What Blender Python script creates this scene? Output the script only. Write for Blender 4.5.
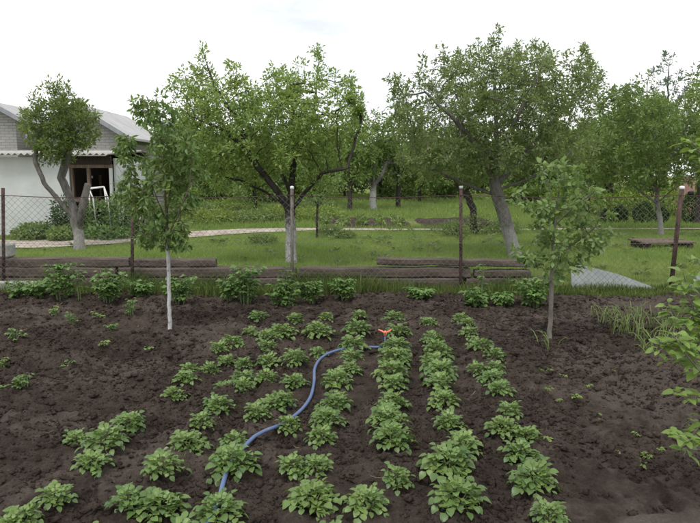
import bpy, math, random
import numpy as np
from mathutils import Vector, Matrix, Euler

# ------------------------------------------------------------------ clear, camera, sky, sun, exposure
for o in list(bpy.data.objects):
    bpy.data.objects.remove(o)
S = bpy.context.scene
COL = S.collection
random.seed(7)
RNG = np.random.default_rng(11)

CAM_H, FPX, PITCH = 1.7, 620.0, math.radians(7.94)
cam_d = bpy.data.cameras.new('camera')
cam_d.sensor_width = 36.0
cam_d.lens = 36.0 * FPX / 700.0
cam_d.clip_start, cam_d.clip_end = 0.05, 2000.0
cam = bpy.data.objects.new('camera', cam_d)
cam.location = (0, 0, CAM_H)
cam.rotation_euler = (math.pi / 2 - PITCH, 0, 0)
COL.objects.link(cam)
S.camera = cam

W = bpy.data.worlds.new('World')
S.world = W
W.use_nodes = True
wn, wl = W.node_tree.nodes, W.node_tree.links
wn.clear()
SUN_EL, SUN_AZ = math.radians(62), math.radians(205)
sky = wn.new('ShaderNodeTexSky')
sky.sky_type = 'NISHITA'
sky.sun_disc = False
sky.sun_elevation = SUN_EL
sky.sun_rotation = SUN_AZ
tc = wn.new('ShaderNodeTexCoord')
mp = wn.new('ShaderNodeMapping')
mp.inputs['Scale'].default_value = (1.0, 1.0, 2.6)
mp.inputs['Location'].default_value = (0.35, 0.2, 0.3)
nz = wn.new('ShaderNodeTexNoise')
nz.inputs['Scale'].default_value = 2.3
nz.inputs['Detail'].default_value = 6.0
nz.inputs['Roughness'].default_value = 0.55
rp = wn.new('ShaderNodeValToRGB')
rp.color_ramp.elements[0].position = 0.33
rp.color_ramp.elements[0].color = (0.55, 0.55, 0.55, 1)
rp.color_ramp.elements[1].position = 0.49
rp.color_ramp.elements[1].color = (1, 1, 1, 1)
mx = wn.new('ShaderNodeMix')
mx.data_type = 'RGBA'
mx.inputs['B'].default_value = (10.8, 10.9, 11.0, 1)      # bright overcast cloud
bg = wn.new('ShaderNodeBackground')
bg.inputs['Strength'].default_value = 0.1
wo = wn.new('ShaderNodeOutputWorld')
wl.new(tc.outputs['Generated'], mp.inputs['Vector'])
wl.new(mp.outputs['Vector'], nz.inputs['Vector'])
wl.new(nz.outputs['Fac'], rp.inputs['Fac'])
wl.new(rp.outputs['Color'], mx.inputs['Factor'])
wl.new(sky.outputs['Color'], mx.inputs['A'])
wl.new(mx.outputs['Result'], bg.inputs['Color'])
wl.new(bg.outputs['Background'], wo.inputs['Surface'])

sun_d = bpy.data.lights.new('sun', 'SUN')
sun_d.energy = 1.5
sun_d.angle = math.radians(16)
sun_d.color = (1.0, 0.96, 0.9)
sun = bpy.data.objects.new('sun', sun_d)
# light comes from azimuth SUN_AZ (clockwise from +Y), elevation SUN_EL
sdir = Vector((math.sin(SUN_AZ) * math.cos(SUN_EL), math.cos(SUN_AZ) * math.cos(SUN_EL), math.sin(SUN_EL)))
sun.rotation_euler = (-sdir).to_track_quat('-Z', 'Y').to_euler()
sun.location = (0, 0, 30)
COL.objects.link(sun)

S.render.engine = 'CYCLES'
S.view_settings.view_transform = 'Standard'
S.view_settings.look = 'None'
S.view_settings.exposure = 0.25
S.view_settings.gamma = 1.0
S.view_settings.use_curve_mapping = False
S.cycles.max_bounces = 5
S.cycles.transparent_max_bounces = 8

# ------------------------------------------------------------------ helpers
CP, SP = math.cos(PITCH), math.sin(PITCH)


def at(px, py, Y):
    """world point at distance Y seen at photograph pixel (px, py): used to read real sizes off the photo"""
    u, v = (px - 350.0) / FPX, (261.5 - py) / FPX
    t = Y / (CP + v * SP)
    return Vector((u * t, Y, CAM_H + t * (v * CP - SP)))


def on(px, py, z=0.0):
    u, v = (px - 350.0) / FPX, (261.5 - py) / FPX
    t = (z - CAM_H) / (v * CP - SP)
    return Vector((u * t, t * (CP + v * SP), z))


def _hash(ix, iy, iz, seed):
    h = (ix * 374761393 + iy * 668265263 + iz * 1274126177 + seed * 974634513) & 0xFFFFFFFF
    h = ((h ^ (h >> 13)) * 1103515245) & 0xFFFFFFFF
    h = ((h ^ (h >> 15)) * 2246822519) & 0xFFFFFFFF
    return ((h ^ (h >> 16)) & 0xFFFFFF) / float(0xFFFFFF)


def vnoise(x, y, z=0.0, seed=0):
    x = np.asarray(x, float); y = np.asarray(y, float); z = np.asarray(z, float) + 0 * x
    fx, fy, fz = np.floor(x), np.floor(y), np.floor(z)
    ix, iy, iz = fx.astype(np.int64), fy.astype(np.int64), fz.astype(np.int64)
    a, b, c = x - fx, y - fy, z - fz
    a = a * a * (3 - 2 * a); b = b * b * (3 - 2 * b); c = c * c * (3 - 2 * c)
    r = 0
    for dz, wz in ((0, 1 - c), (1, c)):
        for dy, wy in ((0, 1 - b), (1, b)):
            r = r + wz * wy * ((1 - a) * _hash(ix, iy + dy, iz + dz, seed) + a * _hash(ix + 1, iy + dy, iz + dz, seed))
    return r


def vn2(x, y, seed=0):
    fx, fy = np.floor(x), np.floor(y)
    ix, iy = fx.astype(np.int64), fy.astype(np.int64)
    a, b = x - fx, y - fy
    a = a * a * (3 - 2 * a); b = b * b * (3 - 2 * b)
    h = lambda i, j: _hash(i, j, 0, seed)
    return ((1 - a) * h(ix, iy) + a * h(ix + 1, iy)) * (1 - b) + ((1 - a) * h(ix, iy + 1) + a * h(ix + 1, iy + 1)) * b


def sstep(a, b, x):
    t = np.clip((x - a) / (b - a), 0, 1)
    return t * t * (3 - 2 * t)


def mesh_np(name, V, F, smooth=False):
    """V (n,3); F (k,3) or (k,4) or list of such arrays"""
    V = np.ascontiguousarray(V, np.float32)
    Fs = F if isinstance(F, list) else [F]
    Fs = [np.asarray(f, np.int32) for f in Fs if len(f)]
    idx = np.concatenate([f.ravel() for f in Fs])
    tot = np.concatenate([np.full(len(f), f.shape[1], np.int32) for f in Fs])
    start = np.concatenate([[0], np.cumsum(tot)[:-1]]).astype(np.int32)
    me = bpy.data.meshes.new(name)
    me.vertices.add(len(V)); me.vertices.foreach_set('co', V.ravel())
    me.loops.add(len(idx)); me.loops.foreach_set('vertex_index', idx.astype(np.int32))
    me.polygons.add(len(tot)); me.polygons.foreach_set('loop_start', start)
    if smooth:
        me.polygons.foreach_set('use_smooth', np.ones(len(tot), bool))
    me.update(calc_edges=True)
    return me


def ob(name, me, mat=None, parent=None, loc=None, rot=None, scale=None):
    o = bpy.data.objects.new(name, me)
    COL.objects.link(o)
    if mat is not None and me is not None and not me.materials:
        me.materials.append(mat)
    if parent is not None:
        o.parent = parent
    if loc is not None: o.location = loc
    if rot is not None: o.rotation_euler = rot
    if scale is not None: o.scale = scale
    return o


def tag(o, label=None, cat=None, group=None, kind=None):
    if label: o['label'] = label
    if cat: o['category'] = cat
    if group: o['group'] = group
    if kind: o['kind'] = kind
    return o


def thing(name, label, cat, loc=(0, 0, 0), rotz=0.0, group=None):
    o = ob(name, None, loc=loc, rot=(0, 0, rotz))
    return tag(o, label, cat, group)


class MB:
    """collects simple solids into one mesh"""
    def __init__(self):
        self.v, self.f = [], []

    def box(self, c, s, rot=None, bev=0.0):
        x, y, z = s[0] / 2, s[1] / 2, s[2] / 2
        pts = []
        if bev <= 0:
            pts = [(a * x, b * y, d * z) for d in (-1, 1) for a, b in ((-1, -1), (1, -1), (1, 1), (-1, 1))]
            fs = [(3, 2, 1, 0), (4, 5, 6, 7), (0, 1, 5, 4), (1, 2, 6, 5), (2, 3, 7, 6), (3, 0, 4, 7)]
        else:
            e = bev
            ring = [(x - e, -y), (x, -y + e), (x, y - e), (x - e, y), (-x + e, y), (-x, y - e), (-x, -y + e), (-x + e, -y)]
            inner = [(a * (x - e) / x, b * (y - e) / y) for a, b in ring]
            pts = [(a, b, -z) for a, b in inner] + [(a, b, -z + e) for a, b in ring] + [(a, b, z - e) for a, b in ring] + [(a, b, z) for a, b in inner]
            fs = [tuple(range(7, -1, -1)), tuple(range(24, 32))]
            for k in range(3):
                for i in range(8):
                    j = (i + 1) % 8
                    fs.append((k * 8 + i, k * 8 + j, k * 8 + 8 + j, k * 8 + 8 + i))
        R = Euler(rot).to_matrix() if rot is not None else None
        b0 = len(self.v)
        for p in pts:
            q = Vector(p)
            if R is not None: q = R @ q
            self.v.append(tuple(q + Vector(c)))
        self.f += [tuple(b0 + i for i in f) for f in fs]
        return self

    def tube(self, pts, r, n=6, cap=True):
        pts = [Vector(p) for p in pts]
        rs = r if isinstance(r, (list, tuple)) else [r] * len(pts)
        b0 = len(self.v)
        ref = None
        for i, p in enumerate(pts):
            d = (pts[min(i + 1, len(pts) - 1)] - pts[max(i - 1, 0)]).normalized()
            if ref is None:
                ref = Vector((0, 1, 0)) if abs(d.y) < 0.9 else Vector((1, 0, 0))
            a = (ref - d * ref.dot(d)).normalized()
            b = d.cross(a)
            ref = a
            for k in range(n):
                t = 2 * math.pi * k / n
                self.v.append(tuple(p + (a * math.cos(t) + b * math.sin(t)) * rs[i]))
        for i in range(len(pts) - 1):
            for k in range(n):
                j = (k + 1) % n
                self.f.append((b0 + i * n + k, b0 + i * n + j, b0 + (i + 1) * n + j, b0 + (i + 1) * n + k))
        if cap:
            self.f.append(tuple(b0 + k for k in range(n - 1, -1, -1)))
            self.f.append(tuple(b0 + (len(pts) - 1) * n + k for k in range(n)))
        return self

    def poly(self, pts, faces):
        b0 = len(self.v)
        self.v += [tuple(p) for p in pts]
        self.f += [tuple(b0 + i for i in f) for f in faces]
        return self

    def mesh(self, name, smooth=False):
        me = bpy.data.meshes.new(name)
        me.from_pydata(self.v, [], self.f)
        if smooth:
            me.polygons.foreach_set('use_smooth', [True] * len(me.polygons))
        me.update()
        return me

    def build(self, name, mat, parent=None, smooth=False, loc=None, rot=None):
        return ob(name, self.mesh(name, smooth), mat, parent, loc, rot)


# ------------------------------------------------------------------ materials
def new_mat(name):
    m = bpy.data.materials.new(name)
    m.use_nodes = True
    nt = m.node_tree
    for n in list(nt.nodes):
        if n.type != 'OUTPUT_MATERIAL':
            nt.nodes.remove(n)
    out = [n for n in nt.nodes if n.type == 'OUTPUT_MATERIAL'][0]
    return m, nt.nodes, nt.links, out


def c4(c): return (c[0], c[1], c[2], 1)


def mixc(n, l, fac, a, b, mode='MIX'):
    m = n.new('ShaderNodeMix'); m.data_type = 'RGBA'; m.blend_type = mode
    for s, v in (('Factor', fac), ('A', a), ('B', b)):
        if hasattr(v, 'is_linked'): l.new(v, m.inputs[s])
        elif s == 'Factor': m.inputs[s].default_value = v
        else: m.inputs[s].default_value = c4(v)
    return m.outputs['Result']


def noise(n, l, scale, detail=4, rough=0.6, vec=None, stretch=None):
    t = n.new('ShaderNodeTexNoise')
    t.inputs['Scale'].default_value = scale
    t.inputs['Detail'].default_value = detail
    t.inputs['Roughness'].default_value = rough
    if vec is None:
        k = n.new('ShaderNodeTexCoord'); vec = k.outputs['Object']
    if stretch:
        mpn = n.new('ShaderNodeMapping'); mpn.inputs['Scale'].default_value = stretch
        l.new(vec, mpn.inputs['Vector']); vec = mpn.outputs['Vector']
    l.new(vec, t.inputs['Vector'])
    return t.outputs['Fac']


def ramp(n, l, fac, a, b):
    r = n.new('ShaderNodeMapRange')
    r.inputs['From Min'].default_value = a; r.inputs['From Max'].default_value = b
    l.new(fac, r.inputs['Value'])
    return r.outputs['Result']


def bump(n, l, h, strength, dist):
    b = n.new('ShaderNodeBump')
    b.inputs['Strength'].default_value = strength; b.inputs['Distance'].default_value = dist
    l.new(h, b.inputs['Height'])
    return b.outputs['Normal']


def leaf_mat(name, A, B, C=None, rough=0.5, trans=0.25, clump=1.6, spec=0.4):
    """A dark / B light leaf colours, varied leaf by leaf and clump by clump; some light passes through"""
    m, n, l, out = new_mat(name)
    g = n.new('ShaderNodeNewGeometry')
    oi = n.new('ShaderNodeObjectInfo')
    col = mixc(n, l, g.outputs['Random Per Island'], A, B)
    nf = ramp(n, l, noise(n, l, clump, 2, 0.5, g.outputs['Position']), 0.35, 0.65)
    k = n.new('ShaderNodeMath'); k.operation = 'MULTIPLY'; k.inputs[1].default_value = 0.45
    l.new(nf, k.inputs[0])
    col = mixc(n, l, k.outputs[0], col, C or tuple(x * 1.15 for x in B))
    hv = n.new('ShaderNodeHueSaturation')
    l.new(col, hv.inputs['Color'])
    mr = n.new('ShaderNodeMapRange')
    mr.inputs['To Min'].default_value = 0.85; mr.inputs['To Max'].default_value = 1.15
    l.new(oi.outputs['Random'], mr.inputs['Value'])
    l.new(mr.outputs['Result'], hv.inputs['Value'])
    p = n.new('ShaderNodeBsdfPrincipled')
    p.inputs['Roughness'].default_value = rough
    p.inputs['Specular IOR Level'].default_value = spec
    l.new(hv.outputs['Color'], p.inputs['Base Color'])
    t = n.new('ShaderNodeBsdfTranslucent')
    tcol = mixc(n, l, 0.5, hv.outputs['Color'], (B[0] * 1.5, B[1] * 1.5, B[2] * 0.8))
    l.new(tcol, t.inputs['Color'])
    ms = n.new('ShaderNodeMixShader'); ms.inputs[0].default_value = trans
    l.new(p.outputs[0], ms.inputs[1]); l.new(t.outputs[0], ms.inputs[2])
    l.new(ms.outputs[0], out.inputs['Surface'])
    return m


def plain_mat(name, A, B, scale=6, rough=0.8, stretch=None, bmp=0.3, bdist=0.01, spec=0.3, lo=0.35, hi=0.65, detail=6):
    m, n, l, out = new_mat(name)
    f = noise(n, l, scale, detail, 0.65, stretch=stretch)
    col = mixc(n, l, ramp(n, l, f, lo, hi), A, B)
    p = n.new('ShaderNodeBsdfPrincipled')
    p.inputs['Roughness'].default_value = rough
    p.inputs['Specular IOR Level'].default_value = spec
    l.new(col, p.inputs['Base Color'])
    if bmp: l.new(bump(n, l, f, bmp, bdist), p.inputs['Normal'])
    l.new(p.outputs[0], out.inputs['Surface'])
    return m


def bark_mat(name, A, B, white_to=0.0, soft=0.12, white=(0.55, 0.55, 0.53)):
    """bark with furrows; limewash painted up to height white_to"""
    m, n, l, out = new_mat(name)
    k = n.new('ShaderNodeTexCoord')
    f = noise(n, l, 14, 6, 0.7, k.outputs['Object'], (1, 1, 0.35))
    col = mixc(n, l, ramp(n, l, f, 0.35, 0.65), A, B)
    if white_to > 0:
        sx = n.new('ShaderNodeSeparateXYZ'); l.new(k.outputs['Object'], sx.inputs[0])
        w = noise(n, l, 9, 5, 0.7, k.outputs['Object'])
        ad = n.new('ShaderNodeMath'); ad.operation = 'MULTIPLY_ADD'
        l.new(w, ad.inputs[0]); ad.inputs[1].default_value = white_to * 0.9 + 0.25; l.new(sx.outputs['Z'], ad.inputs[2])
        edge = white_to + 0.5 * (white_to * 0.9 + 0.25)
        mr = n.new('ShaderNodeMapRange')
        mr.inputs['From Min'].default_value = edge + soft; mr.inputs['From Max'].default_value = edge - soft
        l.new(ad.outputs[0], mr.inputs['Value'])
        wear = ramp(n, l, noise(n, l, 30, 5, 0.75, k.outputs['Object'], (1, 1, 0.5)), 0.34, 0.46)
        mu = n.new('ShaderNodeMath'); mu.operation = 'MULTIPLY'
        l.new(mr.outputs['Result'], mu.inputs[0]); l.new(wear, mu.inputs[1])
        col = mixc(n, l, mu.outputs[0], col, white)
    p = n.new('ShaderNodeBsdfPrincipled')
    p.inputs['Roughness'].default_value = 0.9
    p.inputs['Specular IOR Level'].default_value = 0.2
    l.new(col, p.inputs['Base Color'])
    l.new(bump(n, l, f, 0.6, 0.02), p.inputs['Normal'])
    l.new(p.outputs[0], out.inputs['Surface'])
    return m


def soil_mat():
    m, n, l, out = new_mat('soil')
    k = n.new('ShaderNodeTexCoord')
    big = noise(n, l, 0.9, 5, 0.6, k.outputs['Object'], (0.7, 1.3, 1))
    mid = noise(n, l, 7, 6, 0.65, k.outputs['Object'])
    fine = noise(n, l, 60, 6, 0.75, k.outputs['Object'])
    col = mixc(n, l, ramp(n, l, mid, 0.32, 0.68), (0.056, 0.041, 0.0325), (0.17, 0.13, 0.106))
    col = mixc(n, l, ramp(n, l, big, 0.48, 0.72), col, (0.21, 0.162, 0.133))
    at_ = n.new('ShaderNodeAttribute'); at_.attribute_name = 'dry'
    col = mixc(n, l, at_.outputs['Fac'], col, (0.25, 0.203, 0.172))
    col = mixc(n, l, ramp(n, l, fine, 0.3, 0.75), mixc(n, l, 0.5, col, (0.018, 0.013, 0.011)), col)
    vo = n.new('ShaderNodeTexVoronoi'); vo.inputs['Scale'].default_value = 38
    wv = n.new('ShaderNodeMix'); wv.data_type = 'RGBA'; wv.inputs['Factor'].default_value = 0.03
    nn = n.new('ShaderNodeTexNoise'); nn.inputs['Scale'].default_value = 18; nn.inputs['Detail'].default_value = 4
    l.new(k.outputs['Object'], nn.inputs['Vector'])
    l.new(k.outputs['Object'], wv.inputs['A']); l.new(nn.outputs['Color'], wv.inputs['B'])
    l.new(wv.outputs['Result'], vo.inputs['Vector'])
    ht = n.new('ShaderNodeMath'); ht.operation = 'MULTIPLY_ADD'
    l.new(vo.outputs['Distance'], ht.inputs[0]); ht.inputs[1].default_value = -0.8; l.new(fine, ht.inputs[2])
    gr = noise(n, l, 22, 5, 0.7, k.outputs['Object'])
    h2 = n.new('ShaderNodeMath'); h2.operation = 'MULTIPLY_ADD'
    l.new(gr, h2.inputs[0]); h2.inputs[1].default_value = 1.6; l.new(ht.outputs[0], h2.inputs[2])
    p = n.new('ShaderNodeBsdfPrincipled')
    p.inputs['Roughness'].default_value = 0.95
    p.inputs['Specular IOR Level'].default_value = 0.15
    l.new(col, p.inputs['Base Color'])
    l.new(bump(n, l, h2.outputs[0], 1.0, 0.045), p.inputs['Normal'])
    l.new(p.outputs[0], out.inputs['Surface'])
    return m


def ground_mat():
    m, n, l, out = new_mat('ground_turf')
    k = n.new('ShaderNodeTexCoord')
    a = noise(n, l, 0.6, 6, 0.6, k.outputs['Object'])
    b = noise(n, l, 12, 6, 0.7, k.outputs['Object'])
    col = mixc(n, l, ramp(n, l, a, 0.35, 0.65), (0.12, 0.165, 0.045), (0.21, 0.24, 0.075))
    col = mixc(n, l, ramp(n, l, b, 0.45, 0.8), col, (0.075, 0.085, 0.03))
    p = n.new('ShaderNodeBsdfPrincipled')
    p.inputs['Roughness'].default_value = 0.95
    p.inputs['Specular IOR Level'].default_value = 0.1
    l.new(col, p.inputs['Base Color'])
    l.new(bump(n, l, b, 0.8, 0.06), p.inputs['Normal'])
    l.new(p.outputs[0], out.inputs['Surface'])
    return m


def brick_mat():
    m, n, l, out = new_mat('grey_brick')
    k = n.new('ShaderNodeTexCoord')
    mpn = n.new('ShaderNodeMapping'); mpn.inputs['Rotation'].default_value = (math.radians(90), 0, 0)
    l.new(k.outputs['Object'], mpn.inputs['Vector'])
    b = n.new('ShaderNodeTexBrick')
    b.inputs['Color1'].default_value = (0.36, 0.35, 0.335, 1)
    b.inputs['Color2'].default_value = (0.47, 0.455, 0.43, 1)
    b.inputs['Mortar'].default_value = (0.2, 0.195, 0.19, 1)
    b.inputs['Scale'].default_value = 1.0
    b.inputs['Brick Width'].default_value = 0.26
    b.inputs['Row Height'].default_value = 0.085
    b.inputs['Mortar Size'].default_value = 0.011
    l.new(mpn.outputs['Vector'], b.inputs['Vector'])
    f = noise(n, l, 1.2, 5, 0.6, k.outputs['Object'])
    col = mixc(n, l, ramp(n, l, f, 0.3, 0.8), b.outputs['Color'], (0.3, 0.29, 0.28))
    p = n.new('ShaderNodeBsdfPrincipled'); p.inputs['Roughness'].default_value = 0.9
    l.new(col, p.inputs['Base Color'])
    l.new(bump(n, l, b.outputs['Fac'], -0.4, 0.01), p.inputs['Normal'])
    l.new(p.outputs[0], out.inputs['Surface'])
    return m


M = {}
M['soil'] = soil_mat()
M['clod'] = plain_mat('soil_clod', (0.04, 0.029, 0.023), (0.1, 0.076, 0.063), 9, 0.95, bmp=0.7, bdist=0.01, spec=0.1)
M['turf'] = ground_mat()
M['path'] = plain_mat('path_concrete', (0.27, 0.22, 0.175), (0.45, 0.405, 0.355), 3, 0.9, bmp=0.4, bdist=0.02)
M['brick'] = brick_mat()
M['whitewash'] = plain_mat('limewashed_wall', (0.47, 0.49, 0.485), (0.64, 0.66, 0.665), 1.6, 0.9, bmp=0.15, bdist=0.02, lo=0.3, hi=0.8)
M['slate'] = plain_mat('asbestos_cement', (0.3, 0.29, 0.27), (0.45, 0.44, 0.41), 4, 0.9, bmp=0.3, bdist=0.01)
M['rooftin'] = plain_mat('pale_roof', (0.34, 0.34, 0.34), (0.44, 0.44, 0.44), 2, 0.8, bmp=0.1)
M['fascia'] = plain_mat('fascia_board', (0.22, 0.23, 0.25), (0.32, 0.33, 0.35), 5, 0.8, stretch=(1, 1, 0.3))
M['darkwood'] = plain_mat('dark_wood', (0.022, 0.016, 0.013), (0.05, 0.036, 0.028), 8, 0.85, stretch=(3, 3, 0.4))
M['framewood'] = plain_mat('frame_wood', (0.1, 0.07, 0.05), (0.19, 0.14, 0.105), 8, 0.85, stretch=(3, 3, 0.4))
M['timber'] = plain_mat('weathered_timber', (0.055, 0.043, 0.035), (0.19, 0.155, 0.128), 7, 0.9, stretch=(0.25, 2.5, 2.5), bmp=0.7, bdist=0.02, lo=0.3, hi=0.72)
M['rust'] = plain_mat('rusty_steel', (0.03, 0.019, 0.016), (0.12, 0.075, 0.063), 18, 0.85, stretch=(1, 1, 0.3), bmp=0.3)
M['rustgrey'] = plain_mat('worn_painted_steel', (0.08, 0.055, 0.045), (0.3, 0.27, 0.24), 22, 0.8, stretch=(1, 1, 0.25), bmp=0.3)
M['wire'] = plain_mat('galvanised_wire', (0.13, 0.12, 0.11), (0.27, 0.26, 0.245), 12, 0.7, bmp=0)
M['white_plastic'] = plain_mat('white_plastic', (0.7, 0.7, 0.68), (0.78, 0.78, 0.76), 8, 0.5, bmp=0)
M['black_plastic'] = plain_mat('black_plastic', (0.012, 0.012, 0.013), (0.02, 0.02, 0.02), 8, 0.5, bmp=0)
M['concrete'] = plain_mat('concrete', (0.25, 0.26, 0.24), (0.42, 0.43, 0.4), 7, 0.95, bmp=0.5, bdist=0.01)
M['sheet'] = plain_mat('grey_sheet', (0.3, 0.33, 0.33), (0.42, 0.45, 0.45), 5, 0.85, bmp=0.3, bdist=0.008, lo=0.3, hi=0.7)
M['hose'] = plain_mat('blue_hose', (0.1, 0.15, 0.285), (0.17, 0.185, 0.24), 9, 0.5, bmp=0.15, spec=0.4, lo=0.45, hi=0.85)
M['orange'] = plain_mat('orange_plastic', (0.68, 0.19, 0.1), (0.78, 0.27, 0.16), 20, 0.4, bmp=0)
M['pink_brick'] = plain_mat('pink_brick', (0.4, 0.22, 0.2), (0.5, 0.3, 0.27), 5, 0.9)
M['potato'] = leaf_mat('potato_leaf', (0.065, 0.13, 0.034), (0.2, 0.305, 0.088), (0.2, 0.28, 0.075), rough=0.42, trans=0.2, clump=3.5, spec=0.5)
M['potato_stem'] = plain_mat('potato_stem', (0.12, 0.18, 0.07), (0.16, 0.22, 0.09), 20, 0.6, bmp=0)
M['apple'] = leaf_mat('apple_leaf', (0.12, 0.195, 0.055), (0.28, 0.385, 0.125), (0.3, 0.39, 0.11), clump=1.3, trans=0.42)
M['apple2'] = leaf_mat('apple_leaf_grey', (0.115, 0.17, 0.062), (0.26, 0.335, 0.14), (0.27, 0.34, 0.13), clump=1.3, trans=0.38)
M['pear'] = leaf_mat('pruned_tree_leaf', (0.09, 0.145, 0.045), (0.2, 0.275, 0.085), (0.22, 0.26, 0.08), clump=1.8, trans=0.35)
M['peach'] = leaf_mat('drooping_leaf', (0.07, 0.15, 0.042), (0.17, 0.275, 0.085), (0.26, 0.3, 0.1), rough=0.45, trans=0.36, clump=3.5)
M['sap'] = leaf_mat('pale_sapling_leaf', (0.09, 0.16, 0.05), (0.22, 0.32, 0.11), (0.24, 0.33, 0.115), rough=0.5, trans=0.35, clump=5)
M['young'] = leaf_mat('young_leaf', (0.12, 0.21, 0.045), (0.24, 0.35, 0.09), (0.22, 0.3, 0.08), rough=0.45, trans=0.38, clump=6)
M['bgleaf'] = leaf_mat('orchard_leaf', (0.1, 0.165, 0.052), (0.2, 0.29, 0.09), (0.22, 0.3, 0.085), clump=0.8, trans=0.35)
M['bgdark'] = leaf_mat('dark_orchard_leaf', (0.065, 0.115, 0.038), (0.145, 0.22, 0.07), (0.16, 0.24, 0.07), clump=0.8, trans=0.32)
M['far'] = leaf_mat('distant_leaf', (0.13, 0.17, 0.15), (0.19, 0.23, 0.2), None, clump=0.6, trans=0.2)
M['hedge'] = leaf_mat('clipped_bush_leaf', (0.025, 0.06, 0.018), (0.065, 0.12, 0.036), (0.1, 0.17, 0.045), clump=2.5)
M['yellowbush'] = leaf_mat('yellow_green_leaf', (0.13, 0.2, 0.035), (0.24, 0.33, 0.065), None, clump=1.5, trans=0.33)
M['raspberry'] = leaf_mat('raspberry_leaf', (0.065, 0.14, 0.035), (0.17, 0.28, 0.08), (0.16, 0.25, 0.08), clump=4)
M['grass'] = leaf_mat('lawn_grass', (0.11, 0.195, 0.042), (0.25, 0.36, 0.09), (0.3, 0.38, 0.11), trans=0.35, clump=1.3, rough=0.6, spec=0.2)
M['tallgrass'] = leaf_mat('strip_grass', (0.045, 0.085, 0.02), (0.125, 0.175, 0.045), (0.15, 0.165, 0.06), trans=0.25, clump=1.6, rough=0.6, spec=0.2)
M['onion'] = leaf_mat('onion_leaf', (0.11, 0.175, 0.05), (0.21, 0.28, 0.09), None, clump=4, trans=0.25)
M['weed'] = leaf_mat('weed_leaf', (0.1, 0.17, 0.04), (0.19, 0.26, 0.07), clump=5)
M['petal'] = plain_mat('white_petal', (0.75, 0.75, 0.72), (0.8, 0.8, 0.78), 10, 0.6, bmp=0)
M['straw'] = plain_mat('straw', (0.28, 0.22, 0.14), (0.42, 0.35, 0.24), 30, 0.8, bmp=0)
DARKBARK = ((0.026, 0.022, 0.019), (0.07, 0.06, 0.052))
GREYBARK = ((0.1, 0.092, 0.085), (0.22, 0.205, 0.19))

# ------------------------------------------------------------------ terrain
VPX = 400.0                       # the rows run towards this direction
ROW_DX = (VPX - 350.0) / FPX / CP
ROWS = [0.45, 0.18, -0.06, -0.27, -0.53, -0.79, -1.04]


def row_coord(x, y):              # sideways distance from the row axis, in units of camera height
    return (x - ROW_DX * y) / CAM_H


def soil_z(x, y):
    x = np.asarray(x, float); y = np.asarray(y, float)
    c = row_coord(x, y)
    inbed = sstep(8.0, 7.4, y) * sstep(1.5, 2.2, y + 0.0)
    ridge = sum(np.exp(-((c - r) / 0.075) ** 2) for r in ROWS)
    z = 0.035 * ridge * inbed
    z = z + 0.05 * (vn2(x * 0.9, y * 0.9, 1) - 0.5) + 0.05 * (vn2(x * 2.3 + 3, y * 2.9, 2) - 0.5)
    ampl = 1.0 - 0.75 * corner(x, y) - 0.35 * dry_mask(x, y)
    r1 = 1 - np.abs(2 * vn2(x * 5.1, y * 6.3, 3) - 1)
    r2 = 1 - np.abs(2 * vn2(x * 11 + 7, y * 12, 4) - 1)
    r3 = vn2(x * 23, y * 23, 5)
    r4 = vn2(x * 47, y * 47, 6)
    rough = 0.45 + 0.9 * vn2(x * 1.1 + 9, y * 1.4, 8)
    z = z + ampl * rough * (0.062 * (r1 - 0.5) + 0.05 * (r2 - 0.5) + 0.034 * (r3 - 0.5) + 0.018 * (r4 - 0.5))
    return z


def corner(x, y):
    """smooth trodden spot"""
    cx, cy = 2.05, 2.72
    q = ((x - cx) / 0.75) ** 2 + ((y - cy) / 0.28) ** 2 + 0.8 * (vn2(x * 4, y * 4, 23) - 0.5)
    return sstep(1.0, 0.55, q)


def dry_mask(x, y):
    """trodden, dried-out patches of the bed"""
    px = vn2(x * 0.8 + 4, y * 1.5 + 1, 21) * 0.35 + vn2(x * 2.1, y * 3.2, 22) * 0.25 + vn2(x * 6.3, y * 8.1, 24) * 0.2 + vn2(x * 17, y * 19, 25) * 0.2
    side = sstep(0.55, 1.3, row_coord(x, y)) * 0.12
    m = sstep(0.5, 0.66, px + side) * 0.6
    return np.clip(m + 0.9 * corner(x, y), 0, 1)


def ground_z(x, y):
    x = np.asarray(x, float); y = np.asarray(y, float)
    left = sstep(9.1, 9.36, y)
    right = sstep(8.7, 10.4, y)
    k = sstep(2.55, 3.1, x)
    h = 0.2 * (left * (1 - k) + right * k)
    h = h + 0.03 * (vn2(x * 0.7, y * 0.7, 31) - 0.5) * sstep(9.4, 10.5, y) + 0.012
    h = h - 0.16 * sstep(8.9, 8.55, y)
    return h


def grid_mesh(name, xs, ys, zf):
    X, Y = np.meshgrid(xs, ys)
    Z = zf(X, Y)
    V = np.stack([X, Y, Z], -1).reshape(-1, 3)
    nx, ny = len(xs), len(ys)
    i = (np.arange(ny - 1)[:, None] * nx + np.arange(nx - 1)[None, :]).ravel()
    F = np.stack([i, i + 1, i + 1 + nx, i + nx], -1)
    return mesh_np(name, V, F, True), X, Y


xs = np.concatenate([np.array([-400, -200, -100, -60, -40, -25]), np.arange(-18, 18.01, 0.3), np.array([25, 40, 60, 100, 200, 400])])
ys = np.concatenate([np.array([-60, -30, -15, -8, -4]), np.arange(-2, 8.4, 1.0), np.arange(8.4, 11, 0.06), np.arange(11, 30, 0.4), np.array([32, 36, 42, 50, 65, 90, 140, 220, 400, 700])])
me, _, _ = grid_mesh('ground', xs, ys, ground_z)
tag(ob('ground', me, M['turf']), 'grassy garden ground stretching behind the fence', 'ground', kind='structure')

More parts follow.
